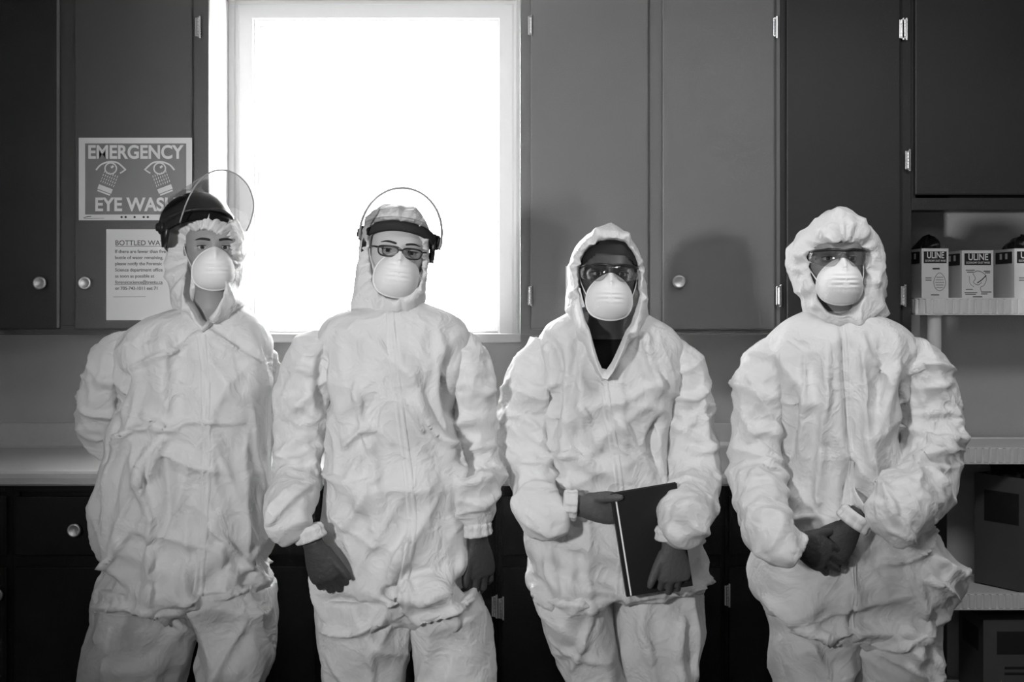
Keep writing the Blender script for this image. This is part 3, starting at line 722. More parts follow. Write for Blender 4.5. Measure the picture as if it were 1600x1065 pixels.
for p, su_, y, pl in ((P1, suit1, Y1, [(331, 520), (338, 570), (342, 640), (342, 720), (338, 800), (332, 890), (328, 915)]),
                      (P2, suit2, Y2, [(614, 475), (620, 540), (630, 620), (640, 700), (648, 760), (650, 820), (642, 870), (634, 900)]),
                      (P3, suit3, Y3, [(938, 592), (944, 640), (955, 700), (962, 760), (964, 830), (960, 905)]),
                      (P4, suit4, Y4, [(1304, 500), (1306, 560), (1306, 640), (1308, 720), (1308, 800), (1308, 900), (1310, 960)])):
    strip_on('zip_flap', p, bvh_world(su_), y, pl, .014 if p is P4 else .027, .0025 if p is P4 else .0045, M['suit'])
# ------------------------------------------------------------------ heads: body, eyes, hood, mask, eyewear, shields
NA = 96
def head_profile():
    # z: half width, front reach, back reach, front squareness
    T = [(.122, .004, .004, .004, 2.0), (.119, .026, .030, .034, 2.0), (.108, .046, .054, .062, 2.1), (.088, .062, .073, .082, 2.2), (.060, .0715, .084, .094, 2.3), (.035, .074, .0895, .096, 2.35), (.015, .0735, .0895, .096, 2.3),
         (0, .0725, .087, .094, 2.25), (-.020, .071, .0865, .090, 2.2), (-.045, .067, .0865, .082, 2.1), (-.070, .060, .0865, .072, 2.0), (-.090, .053, .086, .066, 1.95), (-.104, .049, .081, .062, 1.9), (-.112, .0475, .066, .060, 1.95), (-.120, .0475, .050, .059, 2.0),
         (-.140, .050, .047, .060, 2.0), (-.165, .054, .048, .064, 2.0), (-.185, .064, .056, .070, 2.1), (-.205, .090, .068, .078, 2.2), (-.235, .120, .082, .088, 2.3), (-.30, .130, .095, .09, 2.3), (-.45, .120, .095, .085, 2.3), (-.60, .120, .09, .085, 2.3), (-.64, .10, .07, .07, 2.2)]
    zs = np.concatenate([np.linspace(.122, -.125, 84), np.linspace(-.13, -.235, 22), np.linspace(-.25, -.64, 10)])
    T = np.array(T); order = np.argsort(T[:, 0]); T = T[order]
    cols = [np.interp(zs, T[:, 0], T[:, k]) for k in range(1, 5)]
    for c in cols:      # soften the table's corners
        for _ in range(2): c[2:-2] = (c[1:-3] + c[2:-2] * 2 + c[3:-1]) / 4
    return zs, cols
def face_relief(x, z):
    g = lambda cx, cz, sx, sz: np.exp(-((x - cx) / sx) ** 2 - ((z - cz) / sz) ** 2)
    ax = np.abs(x)
    f = 0.0
    f = f + .005 * np.exp(-((ax - .028) / .022) ** 2 - ((z - .021) / .009) ** 2)            # brow ridge
    f = f - .0135 * np.exp(-((ax - .032) / .0165) ** 2 - ((z + .001) / .0125) ** 2)           # eye sockets
    f = f + .004 * np.exp(-((ax - .045) / .018) ** 2 - ((z + .030) / .016) ** 2)              # cheekbones
    br = np.clip((.018 - z) / .058, 0, 1)                                                     # nose bridge to tip
    wn = .0065 + .006 * br
    nose = np.where((z < .018) & (z > -.040), (.004 + .020 * br ** 1.25), 0) + np.where(z <= -.040, .024 * np.exp(-((z + .040) / .006) ** 2), 0) + np.where(z >= .018, .004 * np.exp(-((z - .018) / .012) ** 2), 0)
    f = f + nose * np.exp(-(x / wn) ** 2)
    f = f + .007 * np.exp(-((ax - .013) / .006) ** 2 - ((z + .038) / .007) ** 2)              # nostril wings
    f = f + .005 * g(0, -.062, .024, .006) - .004 * g(0, -.067, .026, .0025) + .005 * g(0, -.072, .020, .006) - .004 * g(0, -.083, .022, .006) + .005 * g(0, -.098, .016, .010)
    return f
class Head:
    def __init__(s, person, px, py, Y, yaw=0, roll=0, pitch=0, sc=1.0, skin='skin_a', neck_px=None, cran=.0):
        s.yaw = math.radians(yaw)
        s.p, s.Y, s.px, s.py = person, Y, px, py
        s.m = Matrix.Translation((X(px, Y), Y, Z(py, Y))) @ Euler((math.radians(pitch), math.radians(roll), math.radians(yaw)), 'XYZ').to_matrix().to_4x4() @ Matrix.Scale(sc, 4)
        zs, (hw, fr, bk, sq) = head_profile()
        t_ = np.clip((zs - .035) / .06, 0, 1) * cran; hw, fr, bk = hw * (1 - t_), fr * (1 - t_ * .6), bk * (1 - t_)
        V = []; a = np.linspace(0, 2 * math.pi, NA, endpoint=False)
        # denser samples on the face
        a = a - .45 * np.sin(2 * a) * 0 ; c, n_ = np.cos(a), np.sin(a)
        flat = Matrix.Translation((X(px, Y), Y, Z(py, Y)))
        dx = (X(neck_px, Y) - X(px, Y)) if neck_px else 0
        for i, z in enumerate(zs):
            e = np.where(n_ < 0, 2 / sq[i], 2 / 2.0)
            x = hw[i] * np.sign(c) * np.abs(c) ** e; y = np.where(n_ < 0, fr[i], bk[i]) * np.sign(n_) * np.abs(n_) ** e
            if z > -.115:
                y = y - face_relief(x, z) * np.clip(-n_ * 2.2, 0, 1)
            w = min(1, max(0, (-.105 - z) / .06)); w = w * w * (3 - 2 * w)
            for k in range(NA):
                q = Vector((x[k], y[k], z)); A = s.m @ q; B = flat @ (q + Vector((dx, .012, 0)))
                V.append(A.lerp(B, w))
        F = []
        n = len(zs)
        for i in range(n - 1):
            for k in range(NA):
                p0, p1 = i * NA + k, i * NA + (k + 1) % NA
                F.append((p0, p0 + NA, p1 + NA, p1))
        F.append(tuple(range(NA))); F.append(tuple(range((n - 1) * NA, n * NA))[::-1])
        s.body = mk('body', V, F, M[skin], person, True)
        s.skin = skin
        s.ears()
    def put(s, name, V, F, m, smooth=True, parent=None, label=None):
        return mk(name, [s.m @ Vector(v) for v in V], F, m, parent or s.p, smooth, label)
    def ears(s):
        for sg in (-1, 1):
            rings = []
            for t in np.linspace(0, 1, 9):
                r = math.sin(math.pi * (.12 + .8 * t)) * .016
                zc = .022 - .058 * t
                rings.append([Vector((sg * (.0705 + .006 * math.sin(math.pi * t) + .004 * math.cos(b)), .012 + .006 * t + r * math.sin(b) * .9, zc)) for b in np.linspace(0, 2 * math.pi, 12, endpoint=False)])
            V, F = loft(rings); s.put('ear', V, F, M[s.skin])
    def eyes(s, look=(0, 0), openness=1.0, lash=True):
        for sg in (-1, 1):
            c = Vector((sg * .0318, -.0655, -.001)); r = .0122
            V, F = lathe([(r * math.sin(t), -r * math.cos(t)) for t in np.linspace(.02, math.pi - .02, 15)], c, (0, 1, 0), 20)
            e = s.put('eye', V, F, M['eye'])
            d = Vector((look[0], -1, look[1])).normalized()
            V, F = lathe([(.0001, r * 1.035), (.0022, r * 1.03), (.0058, r * .90), (.0060, r * .84)], c, d, 18)
            s.put('iris', V, F, M['iris'], parent=e)
            V, F = lathe([(.0001, r * 1.05), (.0016, r * 1.047), (.0024, r * 1.02)], c, d, 14)
            s.put('pupil', V, F, M['pupil'], parent=e)
            # lids: shells over the eyeball
            for up in (1, -1):
                R = r * 1.10; rings = []
                lo = math.radians((20 if up > 0 else 26) / openness if up > 0 else 26)
                for t in np.linspace(0, 1, 7):
                    ring = []
                    for u in np.linspace(-1, 1, 15):
                        th = u * math.radians(80)
                        edge = lo * (1 - .55 * u * u) if up > 0 else -lo * .8 * (1 - .7 * u * u)
                        el = edge + (math.radians(95) * up - edge) * t
                        RR = R * (1 + .03 * (t == 0))
                        ring.append(c + Vector((math.sin(th) * math.cos(el) * RR * 1.18, -math.cos(th) * math.cos(el) * RR, math.sin(el) * RR)))
                    rings.append(ring)
                V, F = loft(rings, cap=False, closed=False)
                s.put('eyelid', V, F, M[s.skin])
                if up > 0 and lash:
                    V, F = tube([v + Vector((0, -.0008, 0)) for v in rings[0]], [.0005] + [.0011] * 13 + [.0005], 6); s.put('eyelash', V, F, M['brow'], parent=e)
    def brows(s, th=.0034, arch=.004):
        for sg in (-1, 1):
            pts = [(sg * x, -.0968 + (x * x) * 8.0, .0185 + arch * math.sin(min(1, (x - .012) / .032) * math.pi * .7) - max(0, x - .042) * .25) for x in np.linspace(.013, .052, 12)]
            V, F = tube(pts, [th * .75] + [th] * 5 + list(np.linspace(th, th * .3, 6)), 8); s.put('eyebrow', V, F, M['brow'])
    # ---------------- cup respirator
    def mask(s, clip=True, strap=1, yaw=0, dz=0.0, size=1.0):
        out = catmull_closed([(0, .055), (.018, .050), (.038, .036), (.0545, .014), (.060, -.010), (.0575, -.032), (.045, -.051), (.024, -.061), (0, -.064), (-.024, -.061), (-.045, -.051), (-.0575, -.032), (-.060, -.010), (-.0545, .014), (-.038, .036), (-.018, .050)], 64) * size
        zc = -.058 + dz
        rings = []
        def edge_y(x, z):
            y = -.0915 + 6.5 * x * x
            y -= .020 * math.exp(-(x / .012) ** 2) * min(1, max(0, (z + .02) / .03 + .0)) * (1 if z > 0 else 1)
            return min(y, -.0665 + 0)
        for rho in [1.045, 1.04, 1.0, .985, .95, .9, .84, .77, .70, .63, .56, .49, .42, .35, .28, .21, .14, .07, .01]:
            ring = []
            for x, z in out:
                b = edge_y(x, z)
                X_, Z_ = x * min(rho, 1.045), z * rho
                dome = (1 - min(1, rho) ** 2.3) ** .72
                top = max(0, Z_) / .056
                yc = -.142 + .012 * top
                y = b + (yc - b) * dome
                if rho < .9:
                    wv = math.exp(-(X_ / .036) ** 4) * math.exp(-((Z_ - .002) / .026) ** 6)
                    y -= .0030 * wv * math.sin((Z_ - .002) * 2 * math.pi / .0115)
                    y -= .004 * math.exp(-(X_ / .006) ** 2) * min(1, max(0, (Z_ - .015) / .02))
                if rho == 1.045: y += .0012
                ring.append((X_, y, Z_ + zc))
            rings.append(ring)
        V, F = loft(rings, cap=False); V.append((0, -.142, zc)); k = (len(rings) - 1) * 64
        F += [(k + j, k + (j + 1) % 64, len(V) - 1) for j in range(64)]
        mk_ = s.put('respirator_mask', V, F, M['mask'])
        s.maskobj = mk_
        if clip:
            pts = []
            for x in np.linspace(-.026, .026, 17):
                z = .034 - abs(x) * .75; pts.append((x, edge_y(x, z) - .017 + abs(x) * .18 - .004 * math.exp(-(x / .008) ** 2), z + zc))
            V, F = tube(pts, .0016, 6); s.put('nose_clip', V, F, M['steel'], parent=mk_)
        if strap:
            for sg in (-1, 1):
                for z0, z1 in ((-.005, .03), (-.035, -.02))[:strap]:
                    pts = [(sg * .0575 * size, -.074, z0 + zc + .0), (sg * .066, -.055, (z0 + zc) * .8 + z1 * .2), (sg * .0745, -.02, (z0 + zc) * .5 + z1 * .5), (sg * .080, .03, z1), (sg * .07, .075, z1 + .01)]
                    V, F = tube(spline(pts, 16), .0014, 6); s.put('strap', V, F, M['mask'], parent=mk_)
    # ---------------- wraparound safety glasses
    def safety_glasses(s, tilt=0):
        def at(u, dz, off=0):       # u in -1..1 around the face
            a = u * math.radians(68); r = .084 + off
            return Vector((math.sin(a) * r * .95, -.030 - math.cos(a) * r * 1.02 + .010 * abs(u), .004 + dz))
        top = lambda u: .0165 - .005 * abs(u) ** 2 - .0035 * math.exp(-(u / .16) ** 2)
        bot = lambda u: (-.027 + .012 * abs(u) ** 3) + .036 * math.exp(-(u / .15) ** 2) - .010 * math.exp(-((abs(u) - .42) / .25) ** 2) * 0
        us = np.linspace(-1, 1, 61)
        rings = []
        for off in (0, .0022):
            pass
        V, F = [], []; k = 9
        for off in (0, .002):
            for u in us:
                for j in range(k):
                    t = j / (k - 1); V.append(at(u, top(u) * (1 - t) + bot(u) * t, off + .003 * math.sin(math.pi * t)))
        n = len(us)
        for o in (0, n * k):
            for i in range(n - 1):
                for j in range(k - 1):
                    a = o + i * k + j; F.append((a, a + k, a + k + 1, a + 1))
        for i in range(n - 1):
            for j in (0, k - 1):
                a = i * k + j; b = a + n * k; F.append((a, a + k, b + k, b))
        g = s.put('safety_glasses', V, F, M['lens'])
        V, F = tube([at(u, top(u) + .001, .002) for u in us], [.0022 + .0012 * min(1, 4 * (1 - abs(u))) for u in us], 8); s.put('brow_bar', V, F, M['black'], parent=g)
        V, F = tube([at(u, bot(u), .001) for u in us], .0009, 6); s.put('lens_rim', V, F, M['lens'], parent=g)
        for sg in (-1, 1):
            p = at(sg, .004)
            V, F = tube(spline([p, p + Vector((sg * .004, .015, .001)), (sg * .083, .02, .006), (sg * .080, .06, .0)], 14), .0032, 8); s.put('temple_arm', V, F, M['lens'] if sg else 0, parent=g)
            V, F = tube([(sg * .008, -.104, .002), (sg * .010, -.108, -.008), (sg * .013, -.104, -.016)], .002, 8); s.put('nose_pad', V, F, M['lens'], parent=g)
    # ---------------- dark framed spectacles
    def spectacles(s):
        fr = None
        for sg in (-1, 1):
            pl = catmull_closed([(-.0255, .006), (-.016, .0115), (0, .0125), (.018, .0115), (.0255, .007), (.0245, -.005), (.017, -.0125), (0, -.0145), (-.016, -.0125), (-.0245, -.005)], 40)
            P = [Vector((sg * (.0318 + a), -.108 + ((.0318 + a) ** 2) * 5.5, b - .003)) for a, b in pl]
            P = P + [P[0], P[1]]
            V, F = tube(P, .0021, 8)
            if fr is None: fr = s.put('spectacles', V, F, M['black'])
            else: s.put('rim', V, F, M['black'], parent=fr)
            V = [p + Vector((0, .0006, 0)) for p in P[:40]] + [p + Vector((0, -.0006, 0)) for p in P[:40]]
            F = [tuple(range(40)), tuple(range(40, 80))[::-1]]; s.put('lens', V, F, M['lens'], False, parent=fr)
            V, F = tube(spline([(sg * .0575, -.091, .003), (sg * .066, -.080, .005), (sg * .0745, -.04, .006), (sg * .078, .02, .004)], 14), .0024, 8); s.put('temple_arm', V, F, M['black'], parent=fr)
        V, F = tube(spline([(-.0065, -.107, .001), (0, -.1095, .0035), (.0065, -.107, .001)], 9), .0022, 8); s.put('bridge', V, F, M['black'], parent=fr)
    # ---------------- hood
    def hood(s, inner, outer, yo=None, dbk=.125, front=-.096, side=-.035, ruffle=.003, puck=34, seed=0, crumple=.006, label=None, rim=.004, yc=.015, bottom_front=None):
        """inner / outer: closed outlines in photo px (opening edge, silhouette)"""
        Y = s.Y; n = 120; cx, cy = X(s.px, Y), Z(s.py, Y) - .01
        def polar(poly):
            P = catmull_closed(poly, 400); x = np.array([X(p[0], Y) for p in P]) - cx; z = np.array([Z(p[1], Y) for p in P]) - cy
            a = np.arctan2(z, x); o = np.argsort(a); return np.interp(th, a[o], np.hypot(x, z)[o], period=2 * math.pi)
        th = np.linspace(-math.pi, math.pi, n, endpoint=False)
        ri, ro = polar(inner), polar(outer)
        c, sn = np.cos(th), np.sin(th)
        # depth of the opening edge: crown and chin forward, temples further back
        yf = front + (side - front) * np.abs(c) ** 1.6
        yf = yf - c * ri * math.sin(s.yaw) * 1.05
        if bottom_front is not None: yf = np.where(sn < 0, yf + (bottom_front - front) * np.abs(sn) ** 2, yf)
        rg = np.random.RandomState(seed)
        puckr = sum(math.sqrt(1 / (k + 1)) * np.sin((puck * (.5 + .37 * k)).__int__() * th + rg.uniform(0, 6)) for k in range(3)) * ruffle
        rings = []
        for sc_, dy in ((.93, .05), (.955, .02), (.985, .004)):
            rings.append((ri * sc_ + puckr * .3, yf + dy))
        rings.append((ri + puckr * .6, yf - .001))
        rings.append((ri + rim + puckr, yf - .003))
        for t in np.linspace(.06, 1, 22):
            k = math.sin(t * math.pi / 2)
            r = ri + rim + (ro - ri - rim) * k
            y = (yf - .003) + (yc - yf + .003) * (1 - math.cos(t * math.pi / 2))
            rings.append((r + puckr * (1 - t) ** 1.2 * 1.3, y - puckr * .8 * (1 - t)))
        for t in np.linspace(.08, .985, 14):
            rings.append((ro * math.cos(t * math.pi / 2) ** .8, yc + dbk * math.sin(t * math.pi / 2) + 0 * th))
        V = np.array([[(cx + r[j] * c[j], Y + y[j], cy + r[j] * sn[j]) for j in range(n)] for r, y in rings])
        flat = V.reshape(-1, 3); N_ = len(rings)
        h = facets(flat, seed + 5, crumple, .075, (1, 1, 1), 7, .02).reshape(N_, n)
        wgt = np.clip((np.arange(N_) - 5) / 6, 0, 1)[:, None]
        ctr = np.array((cx, Y + .01, cy)); d = flat - ctr; d /= np.linalg.norm(d, axis=1)[:, None]
        V = V + (d.reshape(N_, n, 3)) * (h * wgt)[..., None]
        rr = [[Vector(v) for v in row] for row in V]
        Vv, F = loft(rr, cap=False)
        k = (N_ - 1) * n; F.append(tuple(range(k, k + n)))
        o = mk('hood', Vv, F, M['hood'], s.p, True, label)
        s.hood_obj = o
        return o
    # ---------------- raised face shield
    def shield(s, crown=True, flip=75, pivot=(0, .0, .045), rv=.118, length=.19, band='foam', sweep=100, bandz=(.060, .082), tilt=0, hr=1.0, shift=(0, 0, 0), turn=0, vyaw=0, rim=.0022):
        """headband, crown, pivots and a clear visor turned up about the pivots"""
        bz0, bz1 = bandz
        keep = s.m
        s.m = s.m @ Matrix.Translation(Vector(shift) + Vector((0, 0, bz0))) @ Matrix.Rotation(math.radians(turn), 4, 'Z') @ Matrix.Rotation(-math.radians(tilt), 4, 'X') @ Matrix.Translation((0, 0, -bz0))
        V, F = [], []
        def ell(a, off, z):
            return Vector((math.sin(a) * (.086 + off) * hr, .004 - math.cos(a) * (.104 + off) * hr, z))
        n = 48
        root = None
        rings = []
        for k in range(n + 1):
            a = math.radians(-105 + 210 * k / n)
            rings.append([ell(a, .002, bz0), ell(a, .011, bz0 + .002), ell(a, .0135, (bz0 + bz1) / 2), ell(a, .011, bz1 - .002), ell(a, .002, bz1)])
        V, F = loft(rings)
        root = s.put('face_shield', V, F, M[band])
        # outer shell rim that carries the visor
        rings = []
        for k in range(n + 1):
            a = math.radians(-100 + 200 * k / n)
            z = bz1 + .002
            rings.append([ell(a, .013, z - .006), ell(a, .022, z - .004), ell(a, .022, z + .004), ell(a, .013, z + .004)])
        V, F = loft(rings); s.put('brow_guard', V, F, M['black'] if crown else M['lens'], parent=root)
        # ratchet strap around the back and over the crown
        rings = []
        for k in range(n + 1):
            a = math.radians(105 + 150 * k / n)
            rings.append([ell(a, .004, bz0 - .025), ell(a, .007, bz0 - .025), ell(a, .007, bz0), ell(a, .004, bz0)])
        V, F = loft(rings); s.put('ratchet_strap', V, F, M['black'], parent=root)
        if crown:
            rings = []
            for t in np.linspace(0, 1, 15):
                el = t * math.pi / 2 * .98
                ring = []
                for k in range(41):
                    a = math.radians(-128 + 256 * k / 40)
                    rx, ry = (.086 + .016) * math.cos(el) ** .75, (.104 + .020) * math.cos(el) ** .75
                    ring.append(Vector((math.sin(a) * rx, .004 - math.cos(a) * ry, bz1 + .004 + .082 * math.sin(el))))
                rings.append(ring)
            Vo, Fo = loft(rings, cap=False, closed=False)
            inn = [v * .975 + Vector((0, 0, .0012)) for v in Vo]
            k0 = len(Vo); Fo += [tuple(i + k0 for i in f)[::-1] for f in Fo]
            s.put('crown', Vo + inn, Fo, M['black'], parent=root)
        for sg in (-1, 1):
            o = ell(math.radians(88 * sg), .012, (bz0 + bz1) / 2 + .004)
            V, F = lathe([(.020, 0), (.021, .006), (.018, .010), (.012, .012), (.011, .018), (.001, .019)], o, (sg, 0, 0), 22); s.put('pivot_knob', V, F, M['black'], parent=root)
            rings = [[ell(math.radians(x * sg), off, z) for off, z in ((.004, bz0 - dz), (.014, bz0 - dz), (.014, bz1 + .004), (.004, bz1 + .004))] for x, dz in ((74, .004), (84, .030), (98, .036), (108, .028))]
            V, F = loft(rings); s.put('side_arm', V, F, M['black'], parent=root)
        # visor, built hanging down then turned up about the pivot axis
        pv = Vector((0, .004, (bz0 + bz1) / 2 + .004)); R = Matrix.Rotation(math.radians(vyaw), 4, 'Z') @ Matrix.Rotation(-math.radians(flip), 4, 'X')
        V, F = [], []; k = 22
        for off in (0, .0016):
            for i in range(n + 1):
                u = -1 + 2 * i / n; a = math.radians(sweep) * u
                L = length * (1 - .42 * abs(u) ** 3.0)
                for j in range(k):
                    t = j / (k - 1)
                    q = Vector((math.sin(a) * (rv - .002 * t + off) * .93, -math.cos(a) * (rv + off + .004 * t), .012 - L * t))
                    V.append(pv + R @ q)
        m_ = (n + 1) * k
        for o in (0, m_):
            for i in range(n):
                for j in range(k - 1):
                    a = o + i * k + j; F.append((a, a + k, a + k + 1, a + 1) if not o else (a, a + 1, a + k + 1, a + k))
        for i in range(n):
            for j in (0, k - 1):
                a = i * k + j; F.append((a, a + k, a + k + m_, a + m_))
        s.put('visor', V, F, M['visor'], parent=root)
        edge = [V[i * k + k - 1] for i in range(n + 1)]
        Vt, Ft = tube(edge, rim, 8); s.put('visor_rim', Vt, Ft, M['visor_edge'], parent=root)
        s.m = keep
    def hair(s, hl=.052, off=.004):
        rings = []
        zs, (hw, fr, bk, sq) = head_profile()
        for i, z in enumerate(zs):
            if z < -.10: break
            ring = []
            for a in np.linspace(0, 2 * math.pi, 60, endpoint=False):
                c, n_ = math.cos(a), math.sin(a)
                e = 2 / sq[i] if n_ < 0 else 1.0
                ring.append((( hw[i] + off) * math.copysign(abs(c) ** e, c), ((fr[i] if n_ < 0 else bk[i]) + off) * math.copysign(abs(n_) ** e, n_), z + off * (z > .1)))
            rings.append(ring)
        V, F = loft(rings, cap=False); F.append(tuple(range(60)))
        def ok(f):
            c = np.mean([V[i] for i in f], 0)
            line = hl - .75 * max(0, abs(c[0]) - .035) if c[1] < .01 else -.2
            return c[2] > line
        s.put('hair', V, [f for f in F if ok(f)], M['hair'])
    def shirt(s, z0=-.168, off=.006, neck_px=None):
        zs, (hw, fr, bk, sq) = head_profile(); rings = []
        dx = X(neck_px, s.Y) - X(s.px, s.Y)
        for i, z in enumerate(zs):
            if z > z0: continue
            for o2 in ((0, off) if not rings else (off,)):
                rings.append([Vector((X(s.px, s.Y) + dx + (hw[i] + o2) * math.cos(a), s.Y + .012 + ((fr[i] if math.sin(a) < 0 else bk[i]) + o2) * math.sin(a), Z(s.py, s.Y) + z)) for a in np.linspace(0, 2 * math.pi, 64, endpoint=False)])
        V, F = loft(rings, cap=False); mk('shirt', V, F, M['shirt'], s.p, True)

# person with the black crown
h1 = Head(P1, 331, 387, Y1 - .02, yaw=17, roll=0, pitch=0, sc=.93, skin='skin_a', neck_px=330, cran=.12)
h1.eyes(look=(-.05, 0), openness=.9); h1.brows(th=.0036); h1.mask(clip=False, strap=1)
h1.hood([(330, 360), (348, 366), (361, 384), (364, 410), (364, 440), (362, 466), (346, 492), (331, 510), (316, 490), (299, 468), (297, 440), (297, 405), (300, 382), (312, 366)],
        [(322, 322), (352, 330), (374, 356), (380, 392), (376, 430), (374, 452), (380, 478), (360, 500), (331, 514), (300, 500), (270, 478), (262, 452), (256, 420), (258, 385), (270, 350), (292, 328)], seed=3, front=-.104, side=-.025, bottom_front=-.115, puck=40, ruffle=.004)
h1.shield(crown=True, flip=84, vyaw=13, bandz=(.040, .066), tilt=20, turn=13, shift=(-.042, -.006, .000))
# person with spectacles
h2 = Head(P2, 622, 394, Y2 - .02, yaw=8, roll=7, pitch=0, sc=.95, skin='skin_b', neck_px=622, cran=.08)
h2.eyes(openness=1.0); h2.brows(th=.0028); h2.mask(clip=True, strap=1); h2.spectacles()
h2.hood([(624, 346), (648, 354), (660, 378), (662, 410), (660, 440), (648, 458), (626, 468), (604, 464), (588, 448), (580, 420), (577, 390), (584, 362), (602, 348)],
        [(624, 318), (656, 330), (672, 362), (670, 395), (667, 425), (664, 450), (662, 474), (640, 492), (616, 494), (570, 492), (548, 482), (550, 455), (556, 420), (560, 385), (568, 350), (592, 326)], seed=8, front=-.095, side=-.03, bottom_front=-.085, puck=36, crumple=.005)
h2.shield(crown=False, flip=74, bandz=(.022, .050), band='grey_foam', length=.17, tilt=17, turn=-2, rim=.0036)
# person with the binder
h3 = Head(P3, 950, 430, Y3 - .02, yaw=0, roll=2, pitch=-3, sc=1.0, skin='skin_c', neck_px=944)
h3.eyes(); h3.brows(); h3.mask(clip=True, strap=1); h3.safety_glasses(); h3.hair(); h3.shirt(neck_px=944)
h3.hood([(950, 373), (976, 380), (992, 404), (998, 432), (998, 462), (992, 488), (970, 530), (939, 584), (918, 530), (906, 490), (902, 465), (901, 435), (904, 408), (920, 384)],
        [(952, 357), (984, 368), (1000, 398), (1006, 428), (1012, 452), (1012, 480), (1008, 506), (980, 544), (939, 589), (903, 540), (890, 500), (886, 478), (890, 445), (891, 415), (902, 385), (924, 362)], seed=12, front=-.092, side=-.045, bottom_front=-.172, puck=22, ruffle=.004, rim=.002)
# person with the pointed hood
h4 = Head(P4, 1302, 404, Y4 - .02, yaw=0, roll=0, pitch=0, sc=.98, skin='skin_d', neck_px=1304, cran=.24)
h4.eyes(); h4.brows(); h4.mask(clip=True, strap=1); h4.safety_glasses()
h4.hood([(1303, 379), (1334, 384), (1351, 396), (1349, 420), (1345, 446), (1338, 470), (1324, 488), (1304, 494), (1284, 488), (1270, 468), (1264, 440), (1258, 415), (1257, 398), (1272, 385)],
        [(1314, 320), (1344, 338), (1370, 368), (1378, 396), (1386, 440), (1384, 470), (1388, 492), (1350, 506), (1304, 512), (1278, 508), (1262, 490), (1252, 462), (1238, 440), (1233, 408), (1238, 386), (1266, 356), (1292, 330)], seed=21, front=-.106, side=-.040, bottom_front=-.085, puck=18, ruffle=.004, crumple=.008)
# ------------------------------------------------------------------ gloved hands
gm = M['glove']
def gl(p, px, py, Y, rot, **kw):
    return glove(p, W(px, py, Y), rot, kw.pop('m', gm), **kw)
def gp(p, key, Y, **kw):
    px, py, dy, rot = POSE[key]; return gl(p, px, py, Y + dy, rot, cuff=.045, **kw)
gp(P2, '2r', Y2, curl=(34, 52, 34), splay=(6, 1, -3, -7), thumb=(.42, -.12, -.90), thumb_curl=4, side=1, m=M['glove_dark'])
gp(P2, '2l', Y2, curl=(22, 34, 24), thumb=(.35, -.15, -.9), thumb_curl=6, side=-1, m=M['glove_dark'])
gp(P3, '3r', Y3, curls=((10, 20, 20), (12, 22, 20), (14, 24, 22), (18, 26, 24)), splay=(4, 1, -2, -5), thumb=(.16, -.52, -.86), thumb_curl=1, side=1)
gp(P3, '3l', Y3, curls=((34, 60, 30), (36, 64, 30), (38, 64, 30), (40, 60, 28)), splay=(6, 1, -3, -7), thumb=(.52, -.10, -.85), thumb_curl=6, side=-1)
gp(P4, '4r', Y4, curls=((10, 22, 20), (12, 24, 22), (15, 28, 24), (20, 32, 24)), splay=(3, 0, -3, -6), thumb=(.60, .12, -.80), thumb_curl=10, side=1, m=M['glove_dark'])
gp(P4, '4l', Y4, curls=((22, 40, 26), (24, 44, 28), (28, 46, 28), (30, 46, 28)), splay=(3, 0, -3, -6), thumb=(.55, .1, -.85), thumb_curl=10, side=-1, m=M['glove_dark'])
gl(P1, 268, 742, Y1 + .215, (0, -95, 180), curl=(25, 35, 25), side=-1, m=M['glove_dark'])
gl(P1, 284, 752, Y1 + .245, (0, 95, 180), curl=(25, 35, 25), side=1, m=M['glove_dark'])

# gathered elastic cuffs
def cuff(p, key, Y, r0, r1, off=-.01):
    px, py, dy, rot = POSE[key]; o = W(px, py, Y + dy)
    R = Euler([math.radians(a) for a in rot], 'XYZ').to_matrix(); rings = []
    for t, k in ((-.045, .80), (-.042, 1.0), (-.034, 1.10), (-.028, 1.04), (-.022, 1.06), (-.014, 1.12), (-.009, 1.04), (-.008, .92), (-.016, .86)):
        w_ = .0016 * (k > .95)
        rings.append([o + R @ Vector((math.cos(a) * r0 * k + w_ * math.sin(13 * a + px), math.sin(a) * r1 * k + w_ * math.sin(11 * a), -(t + .004 + off))) for a in [2 * math.pi * i / 72 for i in range(72)]])
    V, F = loft(rings, cap=False); mk('cuff', V, F, M['suit'], p, True)
for p_, k_, y_, a_, b_ in ((P2, '2r', Y2, .037, .030), (P2, '2l', Y2, .036, .029), (P3, '3r', Y3, .036, .029), (P3, '3l', Y3, .039, .031), (P4, '4r', Y4, .040, .032), (P4, '4l', Y4, .042, .034)):
    cuff(p_, k_, y_, a_, b_, {'4r': -.034, '4l': .004, '3r': -.006}.get(k_, -.012))

# ------------------------------------------------------------------ binder
YD = Y3 - .232
bc = W(1018, 842, YD)
mt = Matrix.Translation(bc) @ Matrix.Rotation(math.radians(-9.0), 4, 'Y') @ Matrix.Rotation(math.radians(3), 4, 'Z')
bw, bh = .168, .262
bd = thing('binder', 'black hardback binder with a small white label held against a white coverall', 'binder', bc)
box('front_cover', -bw / 2, bw / 2, -.010, -.0075, -bh / 2, bh / 2, M['binder'], bd, .0008, mtx=mt)
box('back_cover', -bw / 2, bw / 2, .0075, .010, -bh / 2, bh / 2, M['binder'], bd, .0008, mtx=mt)
box('spine', -bw / 2 - .002, -bw / 2 + .0012, -.010, .010, -bh / 2, bh / 2, M['binder'], bd, .0008, mtx=mt)
box('page_block', -bw / 2 + .004, bw / 2 - .005, -.007, .007, -bh / 2 + .004, bh / 2 - .004, M['paper'], bd, mtx=mt)
